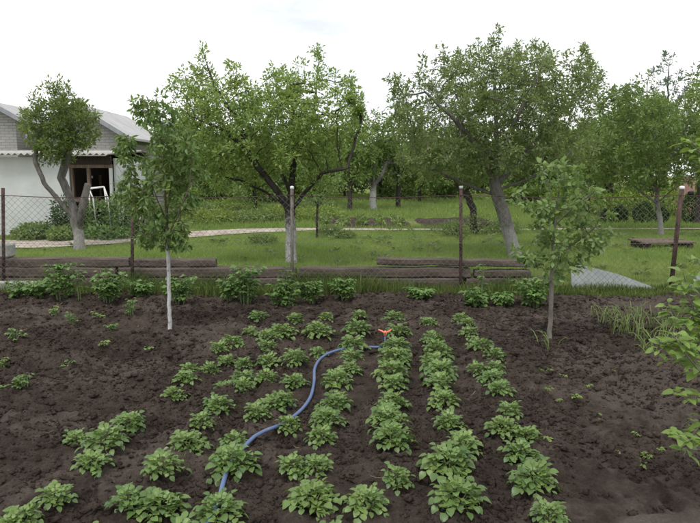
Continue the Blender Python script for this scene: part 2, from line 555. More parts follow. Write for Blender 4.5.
ys = [-3.0]
while ys[-1] < 8.82:
    y = ys[-1]
    ys.append(y + (0.2 if y < 1.8 else 0.0125 + 0.0022 * max(0, y - 2.4)))
xs = np.concatenate([np.arange(-11, -5.7, 0.12), np.arange(-5.7, 5.7, 0.0155), np.arange(5.7, 11, 0.12)])
ys = np.array(ys)


def soil_edge(x, y):
    z = soil_z(x, y)
    e = sstep(8.55, 8.8, y + 0.25 * (vn2(x * 1.7, y * 0 + 2, 41) - 0.5))
    return z * (1 - e) - 0.1 * e + 0.02 * (1 - e)


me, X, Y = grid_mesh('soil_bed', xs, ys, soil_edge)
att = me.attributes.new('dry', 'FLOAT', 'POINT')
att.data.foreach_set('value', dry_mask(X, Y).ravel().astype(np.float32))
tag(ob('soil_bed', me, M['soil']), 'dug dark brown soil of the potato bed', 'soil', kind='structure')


def sz(x, y): return float(soil_edge(np.array([x]), np.array([y]))[0])
def gz(x, y): return float(ground_z(np.array([x]), np.array([y]))[0])


# loose clods on the bed
def clods(n):
    iv = np.array([(1, 0, 0), (-1, 0, 0), (0, 1, 0), (0, -1, 0), (0, 0, 1), (0, 0, -1)], float)
    ifc = np.array([(0, 2, 4), (2, 1, 4), (1, 3, 4), (3, 0, 4), (2, 0, 5), (1, 2, 5), (3, 1, 5), (0, 3, 5)])
    m3 = n * 5
    y = 1.9 + 6.7 * RNG.random(m3) ** 1.2
    x = (RNG.random(m3) - 0.5) * 2 * (1.2 + 0.62 * y)
    keep = RNG.random(m3) > corner(x, y) * .9 + dry_mask(x, y) * .3
    keep &= vn2(x * 1.6, y * 2.0, 51) * .45 + .14 + vn2(x * 7, y * 8, 52) * .3 + vn2(x * 17, y * 17, 53) * .2 > 0.42 + .3 * RNG.random(len(x))
    x, y = x[keep][:n], y[keep][:n]
    n = len(x)
    s = (0.0035 + 0.011 * RNG.random(n) ** 3.0 + 0.022 * RNG.random(n) ** 14) * (0.8 + .06 * y)
    z = soil_edge(x, y) + s * 0.1
    V = (iv[None] + RNG.normal(0, .28, (n, 6, 3))) * (s[:, None, None] * (0.7 + 0.8 * RNG.random((n, 1, 3))))
    V[:, :, 2] *= 0.7
    V += np.stack([x, y, z], -1)[:, None]
    F = ifc[None] + (np.arange(n) * 6)[:, None, None]
    return mesh_np('soil_clods', V.reshape(-1, 3), F.reshape(-1, 3))


tag(ob('soil_clods', clods(80000), M['soil']), 'loose crumbled clods lying on the dug bed', 'soil clods', kind='stuff')

# path behind the fence
pp, ff = [], []
PATH = [(-20, 12.2, 14.0), (-9, 12.3, 14.1), (-6.5, 12.5, 14.2), (-5.2, 13.2, 14.9), (-4, 14.7, 16.6), (-2.5, 15.8, 17.2), (-1, 16.6, 17.3), (2, 16.75, 17.2), (6, 16.8, 17.2), (14, 16.9, 17.3)]
cols = 8
px_ = np.concatenate([np.linspace(a[0], b[0], 14, endpoint=False) for a, b in zip(PATH[:-1], PATH[1:])] + [[14]])
lo = np.interp(px_, [a[0] for a in PATH], [a[1] for a in PATH]) + 0.12 * (vn2(px_ * 2.2, px_ * 0, 61) - 0.5)
hi = np.interp(px_, [a[0] for a in PATH], [a[2] for a in PATH]) + 0.12 * (vn2(px_ * 2.5, px_ * 0, 62) - 0.5)
t = np.linspace(0, 1, cols)
PX = px_[:, None] + 0 * t[None]
PY = lo[:, None] * (1 - t) + hi[:, None] * t
PZ = ground_z(PX, PY) + 0.02 + 0.0 * PX
V = np.stack([PX, PY, PZ], -1).reshape(-1, 3)
i = (np.arange(len(px_) - 1)[:, None] * cols + np.arange(cols - 1)[None]).ravel()
tag(ob('path', mesh_np('path', V, np.stack([i, i + cols, i + cols + 1, i + 1], -1), True), M['path']), 'pale trodden garden path crossing behind the lawn', 'path', kind='structure')


def near_path(x, y):
    l_ = np.interp(x, [a[0] for a in PATH], [a[1] for a in PATH])
    h_ = np.interp(x, [a[0] for a in PATH], [a[2] for a in PATH])
    return (y > l_ - 0.02) & (y < h_ + 0.02)


def patch(name, label, x0, x1, y0, y1, mat, seed):
    """an uneven low bed of earth"""
    gx, gy = np.linspace(x0, x1, 40), np.linspace(y0, y1, 40)
    def zf(X, Y):
        ex = np.minimum(np.minimum(X - x0, x1 - X) / 0.3, np.minimum(Y - y0, y1 - Y) / 0.3) + 0.5 * (vn2(X * 3, Y * 3, seed) - 0.5)
        return ground_z(X, Y) - 0.05 + 0.13 * sstep(0.0, 1.0, ex) + 0.05 * (vn2(X * 6, Y * 6, seed + 1) - 0.5)
    m_, _, _ = grid_mesh(name, gx, gy, zf)
    return tag(ob(name, m_, mat), label, 'soil', kind='structure')


patch('soil_bed', 'bare dug bed beyond the path behind the two-trunked apple tree', 2.0, 4.6, 17.8, 21.0, M['soil'], 71)
patch('soil_bed', 'dark bed under the crop rows beyond the path', -0.9, 1.95, 17.7, 21.0, M['soil'], 75)


# ------------------------------------------------------------------ leaves
def unit(v): return v / np.maximum(np.linalg.norm(v, axis=-1, keepdims=True), 1e-9)


def leaf_cloud(name, P, D, N, L, wr=0.5, kind=4, fold=0.18, droop=0.2, prof=0.45):
    """one mesh of many leaves. P base, D direction, N upper side, L length"""
    n = len(P)
    D = unit(D)
    N = unit(N - D * np.sum(N * D, -1, keepdims=True))
    R = np.cross(D, N)
    L = np.asarray(L)[:, None]
    w = L * wr * 0.5
    if kind == 2:
        mid = P + D * L * prof
        V = np.stack([P, mid + R * w + N * w * fold * 2, P + D * L - N * L * droop, mid - R * w + N * w * fold * 2], 1)
        f = np.array([(0, 1, 2), (0, 2, 3)])
        k = 4
    elif kind == 8:
        c1, c2 = P + D * L * .3, P + D * L * .68 - N * L * droop * .4
        V = np.stack([P, c1 + R * w * .95 + N * w * fold, c1 - N * w * fold * .5, c1 - R * w * .95 + N * w * fold,
                      c2 + R * w * .85 + N * w * fold, c2 - N * w * fold * .5, c2 - R * w * .85 + N * w * fold, P + D * L - N * L * droop], 1)
        f = np.array([(0, 1, 2), (0, 2, 3), (2, 1, 4), (2, 4, 5), (3, 2, 5), (3, 5, 6), (5, 4, 7), (6, 5, 7)])
        k = 8
    else:
        mid = P + D * L * prof
        tip = P + D * L - N * L * droop
        V = np.stack([P, mid + R * w + N * w * fold, mid - N * w * fold * 0.6, mid - R * w + N * w * fold, tip], 1)
        f = np.array([(0, 1, 2), (0, 2, 3), (2, 1, 4), (3, 2, 4)])
        k = 5
    F = f[None] + (np.arange(n) * k)[:, None, None]
    return mesh_np(name, V.reshape(-1, 3), F.reshape(-1, 3))


def blades(name, x, y, z, h, w, lean=0.4, seg=1):
    n = len(x)
    a = RNG.random(n) * 2 * np.pi
    b = RNG.random(n) * 2 * np.pi
    dx, dy = np.cos(a) * w / 2, np.sin(a) * w / 2
    le = h * lean * RNG.random(n)
    tx, ty = x + np.cos(b) * le, y + np.sin(b) * le
    if seg == 1:
        V = np.stack([np.stack([x - dx, y - dy, z - 0.01], -1), np.stack([x + dx, y + dy, z - 0.01], -1), np.stack([tx, ty, z + h], -1)], 1)
        F = np.arange(n * 3).reshape(-1, 3)
        return mesh_np(name, V.reshape(-1, 3), F)
    mx_, my_ = x + np.cos(b) * le * 0.3, y + np.sin(b) * le * 0.3
    V = np.stack([np.stack([x - dx, y - dy, z - 0.01], -1), np.stack([x + dx, y + dy, z - 0.01], -1),
                  np.stack([mx_ + dx * .8, my_ + dy * .8, z + h * 0.6], -1), np.stack([mx_ - dx * .8, my_ - dy * .8, z + h * 0.6], -1),
                  np.stack([tx, ty, z + h * 0.95], -1)], 1)
    f = np.array([(0, 1, 2), (0, 2, 3), (3, 2, 4)])
    F = f[None] + (np.arange(n) * 5)[:, None, None]
    return mesh_np(name, V.reshape(-1, 3), F.reshape(-1, 3))


# ------------------------------------------------------------------ trees
def grow(limbs, ell, natt, seed, step=0.09, gap=0.0, gapscale=1.6, kill=0.12, infl=0.9, iters=60):
    """main limbs given; twigs grow into the crown volume (space colonisation). Returns node pos, parent."""
    rng = np.random.default_rng(seed)
    pos, par = [], []
    ends = {}
    for li, (pts, hook) in enumerate(limbs):
        prev = -1
        if hook is not None:
            # attach to the closest existing node
            A = np.array(pos)
            prev = int(np.argmin(np.sum((A - np.array(pts[0])) ** 2, 1)))
        for k in range(len(pts)):
            p = np.array(pts[k], float)
            if k == 0:
                if prev == -1:
                    pos.append(p); par.append(-1); prev = len(pos) - 1
                continue
            q = pos[prev].copy()
            m_ = max(1, int(np.linalg.norm(p - q) / step))
            for s in range(1, m_ + 1):
                jit = rng.normal(0, step * 0.05, 3) if s < m_ else 0
                pos.append(q + (p - q) * s / m_ + jit); par.append(prev); prev = len(pos) - 1
    C = np.array([e[0] for e in ell], float)
    Rr = np.array([e[1] for e in ell], float)
    vol = np.prod(Rr, 1) ** 0.75
    pick = rng.choice(len(ell), natt * 2, p=vol / vol.sum())
    d = unit(rng.normal(size=(natt * 2, 3))) * rng.random((natt * 2, 1)) ** 0.38
    att = C[pick] + d * Rr[pick]
    if gap > 0:
        g = vnoise(att[:, 0] * gapscale + seed, att[:, 1] * gapscale, att[:, 2] * gapscale, seed)
        att = att[g > gap]
    att = att[:natt]
    nodes = np.array(pos)
    npos = list(nodes); npar = list(par)
    alive = np.ones(len(att), bool)
    dist = np.full(len(att), 1e9); near = np.zeros(len(att), int)
    new_from = 0
    for it in range(iters):
        cur = np.array(npos[new_from:])
        if len(cur) == 0: break
        dd = np.sqrt(((att[:, None] - cur[None]) ** 2).sum(-1)) if len(cur) * len(att) < 6e6 else None
        if dd is None:
            dd = np.concatenate([np.sqrt(((att[:, None] - cur[None, a:a + 500]) ** 2).sum(-1)) for a in range(0, len(cur), 500)], 1)
        j = dd.argmin(1); dm = dd[np.arange(len(att)), j]
        upd = dm < dist
        dist[upd] = dm[upd]; near[upd] = j[upd] + new_from
        alive &= dist > kill
        new_from = len(npos)
        ok = alive & (dist < infl)
        if not ok.any():
            ok = alive
            if not ok.any(): break
        A = np.array(npos)
        vec = unit(att[ok] - A[near[ok]])
        acc = {}
        for k_, v_ in zip(near[ok], vec):
            if k_ in acc: acc[k_] = acc[k_] + v_
            else: acc[k_] = v_
        for k_, v_ in acc.items():
            v_ = v_ / (np.linalg.norm(v_) + 1e-9) + rng.normal(0, 0.13, 3) + np.array([0, 0, 0.06])
            npos.append(A[k_] + v_ / np.linalg.norm(v_) * step); npar.append(int(k_))
    return np.array(npos), np.array(npar)


def skeleton_mesh(name, pos, par, R0, rt=0.0028, smooth=True, flare=1.25):
    n = len(pos)
    kids = [[] for _ in range(n)]
    for i in range(n):
        if par[i] >= 0: kids[par[i]].append(i)
    cnt = np.zeros(n)
    for i in range(n - 1, -1, -1):
        if not kids[i]: cnt[i] = 1
        if par[i] >= 0: cnt[par[i]] += cnt[i]
    # nodes are appended after their parents, so the reverse pass is complete
    e = math.log(R0 / rt) / math.log(max(2.0, cnt[0]))
    rad = rt * cnt ** e
    depth = np.zeros(n)
    for i in range(n):
        if par[i] >= 0: depth[i] = depth[par[i]] + np.linalg.norm(pos[i] - pos[par[i]])
    if flare > 1:
        rad = rad * (1 + (flare - 1) * np.exp(-depth / 0.12))
    mb = MB()
    done = set()
    stack = [(0, None)]
    while stack:
        s, fr = stack.pop()
        ch = [] if fr is None else [fr]
        cur = s
        while True:
            ch.append(cur)
            if not kids[cur]: break
            best = max(kids[cur], key=lambda k: cnt[k])
            for k in kids[cur]:
                if k != best: stack.append((k, cur))
            cur = best
        if len(ch) < 2: continue
        rs = [float(rad[k]) for k in ch]
        if fr is not None: rs[0] = min(rs[0], rs[1] * 1.15)
        big = rs[min(1, len(rs) - 1)]
        mb.tube([pos[k] for k in ch], rs, 8 if big > 0.03 else (5 if big > 0.009 else 3), cap=False)
    return mb.mesh(name, smooth), rad, cnt


def tree(name, label, base, limbs, ell, R0, bark, leafm, natt=900, per=6, lsize=0.06, wr=0.5, kind=2, seed=1, step=0.09,
         gap=0.0, kill=0.12, droop=0.2, hang=0.0, group=None, twig=0.008, iters=60, cat='tree', infl=0.9, spread=0.06, gapscale=1.6, rt=0.0028, upn=0.6, shoots=0, stub=None):
    base = Vector(base)
    b = np.array(base)
    L_ = [([np.array(p) - b for p in pts], hook) for pts, hook in limbs]
    E_ = [(np.array(c) - b, r) for c, r in ell]
    pos, par = grow(L_, E_, natt, seed, step, gap, gapscale, kill, infl, iters)
    if shoots:
        rs_ = np.random.default_rng(seed + 7)
        P2, Q2 = list(pos), list(par)
        xb = np.linspace(pos[:, 0].min() + .1, pos[:, 0].max() - .1, shoots)
        for k in range(shoots):
            c_ = np.where(np.abs(pos[:, 0] - xb[k] - rs_.normal(0, .05)) < .14)[0]
            if not len(c_): continue
            c_ = c_[np.argsort(-pos[c_, 2])][:6]
            i_ = int(rs_.choice(c_))
            d_ = unit(np.array([pos[i_, 0] * .12 + rs_.normal(0, .12), rs_.normal(0, .15), 1.0]))
            for q_ in range(int(rs_.integers(1, 4))):
                P2.append(P2[i_] + d_ * .075 + rs_.normal(0, .006, 3)); Q2.append(i_); i_ = len(P2) - 1
        pos, par = np.array(P2), np.array(Q2)
    t_ = thing(name, label, cat, base, 0, group)
    me_, rad, cnt = skeleton_mesh('trunk', pos, par, R0, rt)
    ob('trunk', me_, bark, t_)
    if stub:
        u_ = [Vector(tuple(np.array(p) - b)) for p in stub[0]]
        ob('sawn_stub', MB().tube(u_, stub[1], 9).mesh('sawn_stub', True), bark, t_)
    rng = np.random.default_rng(seed + 100)
    sel = np.where((rad < twig) & (par >= 0))[0]
    sel = sel[rng.random(len(sel)) < 0.62]
    sel = np.repeat(sel, np.maximum(1, (per / 0.62 * (.4 + 1.2 * rng.random(len(sel)))).astype(int)))
    tpos = pos[sel] + (pos[par[sel]] - pos[sel]) * .35 * rng.random((len(sel), 1))
    along = unit(pos[sel] - pos[par[sel]])
    D = unit(along * 0.5 + rng.normal(0, 0.8, (len(sel), 3)) + np.array([0, 0, 0.1 - hang]))
    tpos = tpos + D * rng.random((len(sel), 1)) * spread
    N = unit(rng.normal(0, 0.55, (len(sel), 3)) + np.array([0, 0, upn]))
    ls = lsize * (0.5 + 0.95 * rng.random(len(sel)))
    cm = leaf_cloud('crown', tpos, D, N, ls, wr, kind, droop=droop)
    tag(ob('crown', cm, leafm, t_), kind='stuff')
    return t_, len(sel)


def pixtree(name, label, Y, basepx, limbs, ell, **kw):
    """limbs / crown volumes measured off the photograph at the tree's own distance Y"""
    u = Y / FPX
    base = at(basepx[0], basepx[1], Y)
    base.z = gz(base.x, base.y) - 0.03 if Y > 8.7 else sz(base.x, base.y) - 0.02
    Ls = []
    for i, pts in enumerate(limbs):
        P_ = [at(p[0], p[1], Y + (p[2] if len(p) > 2 else 0)) for p in pts]
        if i == 0: P_[0] = base
        Ls.append((P_, None if i == 0 else True))
    if kw.get('stub'): kw['stub'] = ([at(*q[:2], Y + q[2]) for q in kw['stub'][0]], kw['stub'][1])
    Es = []
    for e in ell:
        c = at(e[0], e[1], Y + (e[5] if len(e) > 5 else 0))
        Es.append((c, (e[2] * u, e[4], e[3] * u)))
    return tree(name, label, base, Ls, Es, **kw)


LEAVES = 0
bark_dark_w = bark_mat('apple_bark_limed', *DARKBARK, white_to=0.75, white=(0.4, 0.4, 0.39))
bark_grey_w = bark_mat('grey_bark_limed', *GREYBARK, white_to=0.6, white=(0.3, 0.295, 0.285))
bark_old = bark_mat('old_grey_bark', (0.08, 0.073, 0.067), (0.19, 0.178, 0.168), white_to=0.45, white=(0.3, 0.29, 0.28))
bark_dark = bark_mat('dark_bark', *DARKBARK)
bark_sap = bark_mat('sapling_bark_limed', (0.1, 0.075, 0.06), (0.18, 0.14, 0.115), white_to=0.95, soft=0.05, white=(0.5, 0.5, 0.505))
bark_grey = bark_mat('grey_sapling_bark', (0.13, 0.12, 0.1), (0.26, 0.24, 0.21))

# the dark spreading apple tree behind the fence
_, k = pixtree('apple_tree', 'spreading apple tree with dark limbs and whitewashed trunk behind the fence', 10.2, (291, 266),
    [[(291, 266), (291, 240), (290, 213)],
     [(290, 214), (280, 195, -.1), (262, 172, -.2), (245, 148, -.3), (224, 130, -.3), (196, 118, -.4)],
     [(287, 207), (265, 192, .2), (240, 180, .4), (205, 174, .5)],
     [(291, 210), (292, 180, .05), (294, 150, .1), (293, 120, .1), (291, 88, 0)],
     [(291, 212), (305, 192, -.2), (322, 173, -.4), (348, 168, -.6)],
     [(294, 168), (305, 137, .3), (315, 110, .4), (318, 68, .4)],
     [(290, 195), (278, 160, .5), (262, 125, .9), (250, 95, 1.0)],
     [(245, 150), (238, 120, -.2), (215, 88, -.2), (203, 52, -.2)]],
    [(222, 112, 40, 30, .9), (195, 98, 26, 28, .7), (268, 118, 42, 38, 1.1), (292, 112, 38, 40, 1.1), (326, 115, 40, 38, 1.0), (338, 150, 36, 24, .9),
     (245, 150, 40, 25, 1.0), (208, 140, 25, 28, .8), (203, 72, 7, 20, .15), (317, 72, 9, 28, .2), (268, 80, 12, 18, .3), (240, 84, 14, 18, .3), (360, 130, 12, 20, .4), (346, 96, 12, 18, .3), (300, 150, 40, 28, 1.1), (235, 176, 34, 18, .9, .4), (330, 176, 26, 16, .7), (200, 165, 18, 22, .6), (186, 120, 14, 30, .5)],
    R0=0.088, bark=bark_dark_w, leafm=M['apple'], natt=3600, per=13, lsize=0.055, kind=2, seed=3, shoots=26, gap=0.4, gapscale=2.2, kill=0.1, spread=.09)
LEAVES += k

# the broad apple tree, two stems
_, k = pixtree('apple_tree', 'broad tall apple tree with leaning grey trunk and many upright shoots', 11.2, (516, 262),
    [[(516, 262), (507, 225), (498, 196), (494, 181)],
     [(498, 196), (482, 190, .1), (463, 183, .2), (440, 172, .3), (410, 164, .4)],
     [(494, 182), (480, 150, -.3), (455, 120, -.5), (425, 92, -.6)],
     [(495, 180), (497, 140, 0), (495, 100, .1), (494, 66, .1)],
     [(497, 187), (520, 160, .2), (550, 125, .4), (588, 85, .5)],
     [(499, 192), (530, 178, -.4), (562, 168, -.6)],
     [(496, 170), (510, 130, -.7), (530, 95, -1.0), (545, 58, -1.0)],
     [(490, 165), (470, 120, .8), (450, 85, 1.1)]],
    [(425, 112, 36, 42, 1.1), (400, 85, 12, 26, .4), (470, 102, 50, 48, 1.5), (520, 102, 50, 48, 1.5), (560, 98, 34, 42, 1.2), (588, 76, 16, 20, .5),
     (440, 158, 45, 26, 1.2), (500, 150, 58, 30, 1.5), (560, 150, 36, 26, 1.1), (494, 48, 9, 18, .2), (470, 60, 10, 14, .3), (440, 68, 9, 15, .3), (546, 62, 10, 15, .3),
     (576, 66, 8, 15, .2), (520, 62, 12, 14, .4), (602, 76, 8, 8, .2), (410, 80, 8, 14, .2), (505, 66, 14, 14, .5), (455, 72, 9, 12, .3), (392, 82, 6, 12, .2)],
    R0=0.115, bark=bark_grey_w, leafm=M['apple2'], natt=4000, per=13, lsize=0.055, kind=2, seed=5, shoots=40, gap=0.36, gapscale=2.0, kill=0.105, spread=.09)
LEAVES += k

# pruned old tree by the shed
_, k = pixtree('pruned_tree', 'old pruned tree forking into bare curved limbs before the white shed', 12.4, (80, 250),
    [[(81, 250), (79, 235), (75, 221)],
     [(75, 222), (61, 203, -.1), (44, 183, -.2), (35, 160, -.2), (38, 138, -.1), (44, 112, 0)],
     [(75, 221), (71, 200, .1), (61, 178, .15), (67, 160, .2), (71, 132, .2), (62, 95, .2)],
     [(70, 145), (80, 128, -.2), (92, 118, -.3)]],
    [(43, 128, 20, 26, .6), (58, 110, 22, 26, .7), (76, 122, 20, 24, .6), (50, 148, 14, 16, .5), (86, 132, 12, 16, .4), (58, 92, 14, 12, .35), (96, 117, 7, 5, .2), (60, 140, 22, 22, .7), (30, 118, 8, 16, .3)],
    R0=0.105, stub=([(79, 228, 0), (83, 205, 0), (88, 184, -.05)], [.085, .075, .062]), bark=bark_old, leafm=M['pear'], natt=1700, per=15, lsize=0.066, kind=2, seed=8, gap=0.25, kill=0.11, wr=0.42, spread=.1)
LEAVES += k

# second stem further back and other orchard trees
_, k = pixtree('orchard_tree', 'dark-stemmed small fruit tree beyond the path, behind the leaning apple tree', 16.0, (474, 233),
    [[(474, 233), (473, 208), (466, 192)], [(467, 195), (452, 180, .1), (430, 172, .2)], [(466, 192), (480, 170, 0), (495, 150, .2)], [(466, 192), (462, 160, .2), (458, 130, .2)]],
    [(450, 155, 45, 32, 1.4), (485, 165, 35, 22, 1.2)],
    R0=0.09, bark=bark_dark, leafm=M['bgleaf'], natt=800, per=12, lsize=0.08, kind=2, seed=12, spread=.12, gap=0.3, step=0.13, kill=0.17, twig=0.01)
_, k = pixtree('orchard_tree', 'small orchard tree with short whitewashed trunk beyond the crop rows', 27.0, (373, 209),
    [[(373, 209), (373, 196), (373, 188)], [(373, 190), (366, 178, 0), (358, 160, .2)], [(373, 189), (382, 175, 0), (392, 150, .3)], [(373, 189), (374, 160, -.2), (372, 125, -.2)], [(373, 188), (365, 172, .5), (350, 150, .9)]],
    [(372, 150, 30, 32, 1.4), (395, 160, 24, 25, 1.2), (352, 165, 20, 20, 1.2), (372, 118, 10, 18, .5)],
    R0=0.14, bark=bark_mat('far_limed_bark', *GREYBARK, white_to=0.9, white=(0.5, 0.5, 0.5)), leafm=M['bgleaf'], natt=700, per=13, lsize=0.12, kind=2, seed=14, spread=.2, gap=0.36, step=0.18, kill=0.24, twig=0.016, infl=1.5, rt=0.005)
_, k = pixtree('orchard_tree', 'wide dark fruit tree with pale trunk among the clipped bushes', 15.6, (661, 234),
    [[(661, 234), (660, 218), (657, 204)], [(657, 205), (645, 195, 0), (625, 178, .2), (600, 165, .3)], [(658, 204), (672, 190, -.2), (692, 175, -.4)], [(657, 204), (656, 170, .2), (652, 120, .3)], [(656, 190), (640, 150, .5), (620, 110, .6)], [(658, 190), (680, 140, .2), (700, 100, .2)]],
    [(640, 130, 42, 34, 1.6), (672, 150, 38, 40, 1.5), (692, 122, 28, 36, 1.2), (622, 108, 22, 28, .9), (602, 152, 30, 30, 1.3), (700, 165, 24, 30, 1.2), (634, 175, 34, 16, 1.4), (622, 84, 8, 10, .3)],
    R0=0.065, bark=bark_grey_w, leafm=M['bgleaf'], natt=2300, per=14, lsize=0.08, kind=2, seed=17, shoots=26, spread=.12, gap=0.34, step=0.13, kill=0.16, twig=0.01)


def crowd_tree(label, Y, px, base_py, top_py, wpx, leafm, seed, ls, natt=420, trunk_frac=0.24, group='trees at the back of the orchard', name='orchard_tree', per=13, slim=1.0):
    b = at(px, base_py, Y); b.z = gz(b.x, Y) - 0.03
    top = at(px, top_py, Y).z
    h = top - b.z
    w = wpx * Y / FPX / 2
    rng = random.Random(seed)
    ctr = b + Vector((0, 0, h * trunk_frac))
    limbs = [([b, b + Vector((rng.uniform(-.1, .1), 0, h * trunk_frac * .6)), ctr], None)]
    for j in range(5):
        a = j * 2.4 + rng.random()
        e = ctr + Vector((math.cos(a) * w * .7, math.sin(a) * w * .6, h * rng.uniform(.2, .5)))
        mid = (ctr + e) / 2 + Vector((0, 0, h * .06))
        limbs.append(([ctr, mid, e], True))
    limbs.append(([ctr, ctr + Vector((0, 0, h * .3)), ctr + Vector((rng.uniform(-.1, .1) * w, 0, h * .6))], True))
    ell = []
    for j in range(9):
        a = rng.random() * 6.28
        rr = math.sqrt(rng.random()) * w * .65
        zc = b.z + h * rng.uniform(trunk_frac + .08, .86)
        shrink = 1.0 - 0.5 * max(0, (zc - b.z) / h - .5)
        ell.append((b + Vector((math.cos(a) * rr * shrink, math.sin(a) * rr * shrink, zc - b.z)), (w * rng.uniform(.35, .5), w * rng.uniform(.35, .5), h * rng.uniform(.1, .15))))
    ell.append((b + Vector((0, 0, h * .88)), (w * .3, w * .3, h * .12)))
    ell.append((b + Vector((0, 0, h * .62)), (w * .75, w * .75, h * .24)))
    st = max(0.12, h * 0.045)
    return tree(name, label, b, limbs, ell, R0=max(.05, h * .022), bark=bark_dark, leafm=leafm, natt=natt, per=per, lsize=ls, kind=2, seed=seed, gap=0.3, gapscale=3.0 / max(1, w),
                step=st, kill=st * 1.3, infl=st * 12, twig=max(.01, h * .005), spread=ls * 1.6, rt=max(.003, h * .0012), group=group, iters=40)


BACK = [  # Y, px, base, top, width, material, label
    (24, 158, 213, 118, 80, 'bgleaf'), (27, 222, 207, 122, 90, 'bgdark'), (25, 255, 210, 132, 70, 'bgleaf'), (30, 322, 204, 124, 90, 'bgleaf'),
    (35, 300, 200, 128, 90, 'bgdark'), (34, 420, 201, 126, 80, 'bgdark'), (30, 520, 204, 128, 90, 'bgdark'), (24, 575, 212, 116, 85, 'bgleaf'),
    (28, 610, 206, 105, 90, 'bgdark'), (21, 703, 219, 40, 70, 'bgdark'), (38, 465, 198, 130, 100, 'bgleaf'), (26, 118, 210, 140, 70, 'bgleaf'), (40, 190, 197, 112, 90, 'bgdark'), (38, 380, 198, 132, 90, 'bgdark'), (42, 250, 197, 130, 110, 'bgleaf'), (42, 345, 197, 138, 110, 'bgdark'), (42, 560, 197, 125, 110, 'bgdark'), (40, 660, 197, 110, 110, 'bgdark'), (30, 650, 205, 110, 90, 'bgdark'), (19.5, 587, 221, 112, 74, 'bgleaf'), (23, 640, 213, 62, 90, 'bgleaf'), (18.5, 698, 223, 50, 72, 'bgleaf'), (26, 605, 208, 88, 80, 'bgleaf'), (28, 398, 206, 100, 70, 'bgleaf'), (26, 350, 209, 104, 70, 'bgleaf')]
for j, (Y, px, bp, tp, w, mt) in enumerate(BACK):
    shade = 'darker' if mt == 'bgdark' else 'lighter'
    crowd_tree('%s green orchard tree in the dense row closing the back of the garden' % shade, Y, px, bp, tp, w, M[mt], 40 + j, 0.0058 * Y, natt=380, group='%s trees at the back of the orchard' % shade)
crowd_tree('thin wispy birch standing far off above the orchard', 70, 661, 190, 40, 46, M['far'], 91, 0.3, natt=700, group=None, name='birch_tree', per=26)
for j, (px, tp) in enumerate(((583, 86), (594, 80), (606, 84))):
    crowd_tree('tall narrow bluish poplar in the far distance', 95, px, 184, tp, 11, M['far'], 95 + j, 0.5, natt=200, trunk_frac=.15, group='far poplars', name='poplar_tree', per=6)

# whitewashed sapling and pale sapling in the bed
_, k = pixtree('cherry_sapling', 'young tree with slim whitewashed trunk and drooping dark leaves', 6.55, (170, 336),
    [[(170, 336), (169, 300), (168, 260), (167, 232), (165, 190), (161, 140), (150, 104)],
     [(167, 238), (178, 215, -.1), (190, 185, -.15), (192, 150, -.2)], [(167, 235), (152, 205, .1), (136, 180, .15), (128, 140, .1)],
     [(166, 215), (172, 180, .2), (176, 140, .25), (172, 112, .2)], [(166, 220), (156, 195, -.2), (146, 170, -.25)]],
    [(165, 200, 34, 42, .38), (160, 152, 30, 38, .34), (146, 116, 17, 20, .2), (181, 160, 20, 34, .28), (136, 190, 15, 28, .25), (168, 235, 26, 16, .28), (130, 116, 8, 14, .1), (186, 205, 15, 30, .25), (172, 118, 10, 16, .15), (120, 190, 8, 18, .15), (133, 122, 14, 22, .2), (142, 142, 18, 20, .25), (122, 140, 8, 16, .15), (158, 104, 12, 12, .15), (128, 160, 12, 22, .2), (200, 175, 8, 18, .15), (150, 240, 14, 14, .2)],
    R0=0.0215, bark=bark_sap, leafm=M['peach'], natt=1500, per=7, lsize=0.06, wr=0.38, kind=8, seed=21, gap=0.38, gapscale=5, step=0.05, kill=0.06, infl=.5, droop=.3, hang=.7, twig=.0055, rt=.0018, cat='sapling', spread=.03)
_, k = pixtree('pear_sapling', 'young bushy sapling with thin bare grey stem beside the onions', 6.2, (549, 347),
    [[(549, 347), (551, 315), (552, 285), (553, 245), (557, 205), (562, 168)],
     [(552, 285), (543, 268, -.1), (530, 258, -.15)], [(553, 262), (572, 245, .1), (592, 230, .15)], [(554, 245), (540, 220, .1), (524, 195, .15)], [(555, 225), (575, 205, -.15), (596, 190, -.2)], [(553, 272), (556, 258, -.25), (562, 240, -.35)], [(556, 212), (548, 185, -.1), (540, 165, -.1)]],
    [(560, 208, 36, 38, .34), (545, 258, 26, 22, .3), (588, 236, 18, 24, .25), (566, 178, 24, 18, .25), (527, 255, 12, 12, .2), (522, 196, 12, 14, .2), (598, 196, 10, 12, .15), (544, 172, 14, 10, .15), (562, 270, 16, 14, .25), (606, 238, 8, 12, .12), (518, 250, 8, 10, .12), (580, 265, 12, 10, .15), (600, 215, 12, 14, .2)],
    R0=0.024, bark=bark_grey, leafm=M['sap'], natt=760, per=5, lsize=0.054, wr=0.58, kind=8, seed=23, gap=0.45, gapscale=6, step=0.05, kill=0.06, infl=.5, droop=.22, hang=.15, twig=.005, rt=.0018, cat='sapling', spread=.03)
pixtree('whip_tree', 'slim young tree with a thin straight stem at the near edge of the path', 14.6, (317, 238),
    [[(317, 238), (317, 215), (318, 190)], [(317, 205), (308, 190, .1), (303, 178, .1)], [(317, 202), (328, 188, -.1), (334, 180, -.1)]],
    [(317, 188, 20, 16, .5), (306, 176, 14, 12, .4), (332, 182, 14, 12, .4)],
    R0=0.028, bark=bark_dark, leafm=M['sap'], natt=260, per=8, lsize=0.07, kind=2, seed=29, gap=0.3, step=0.08, kill=0.1, twig=.007, rt=.002)

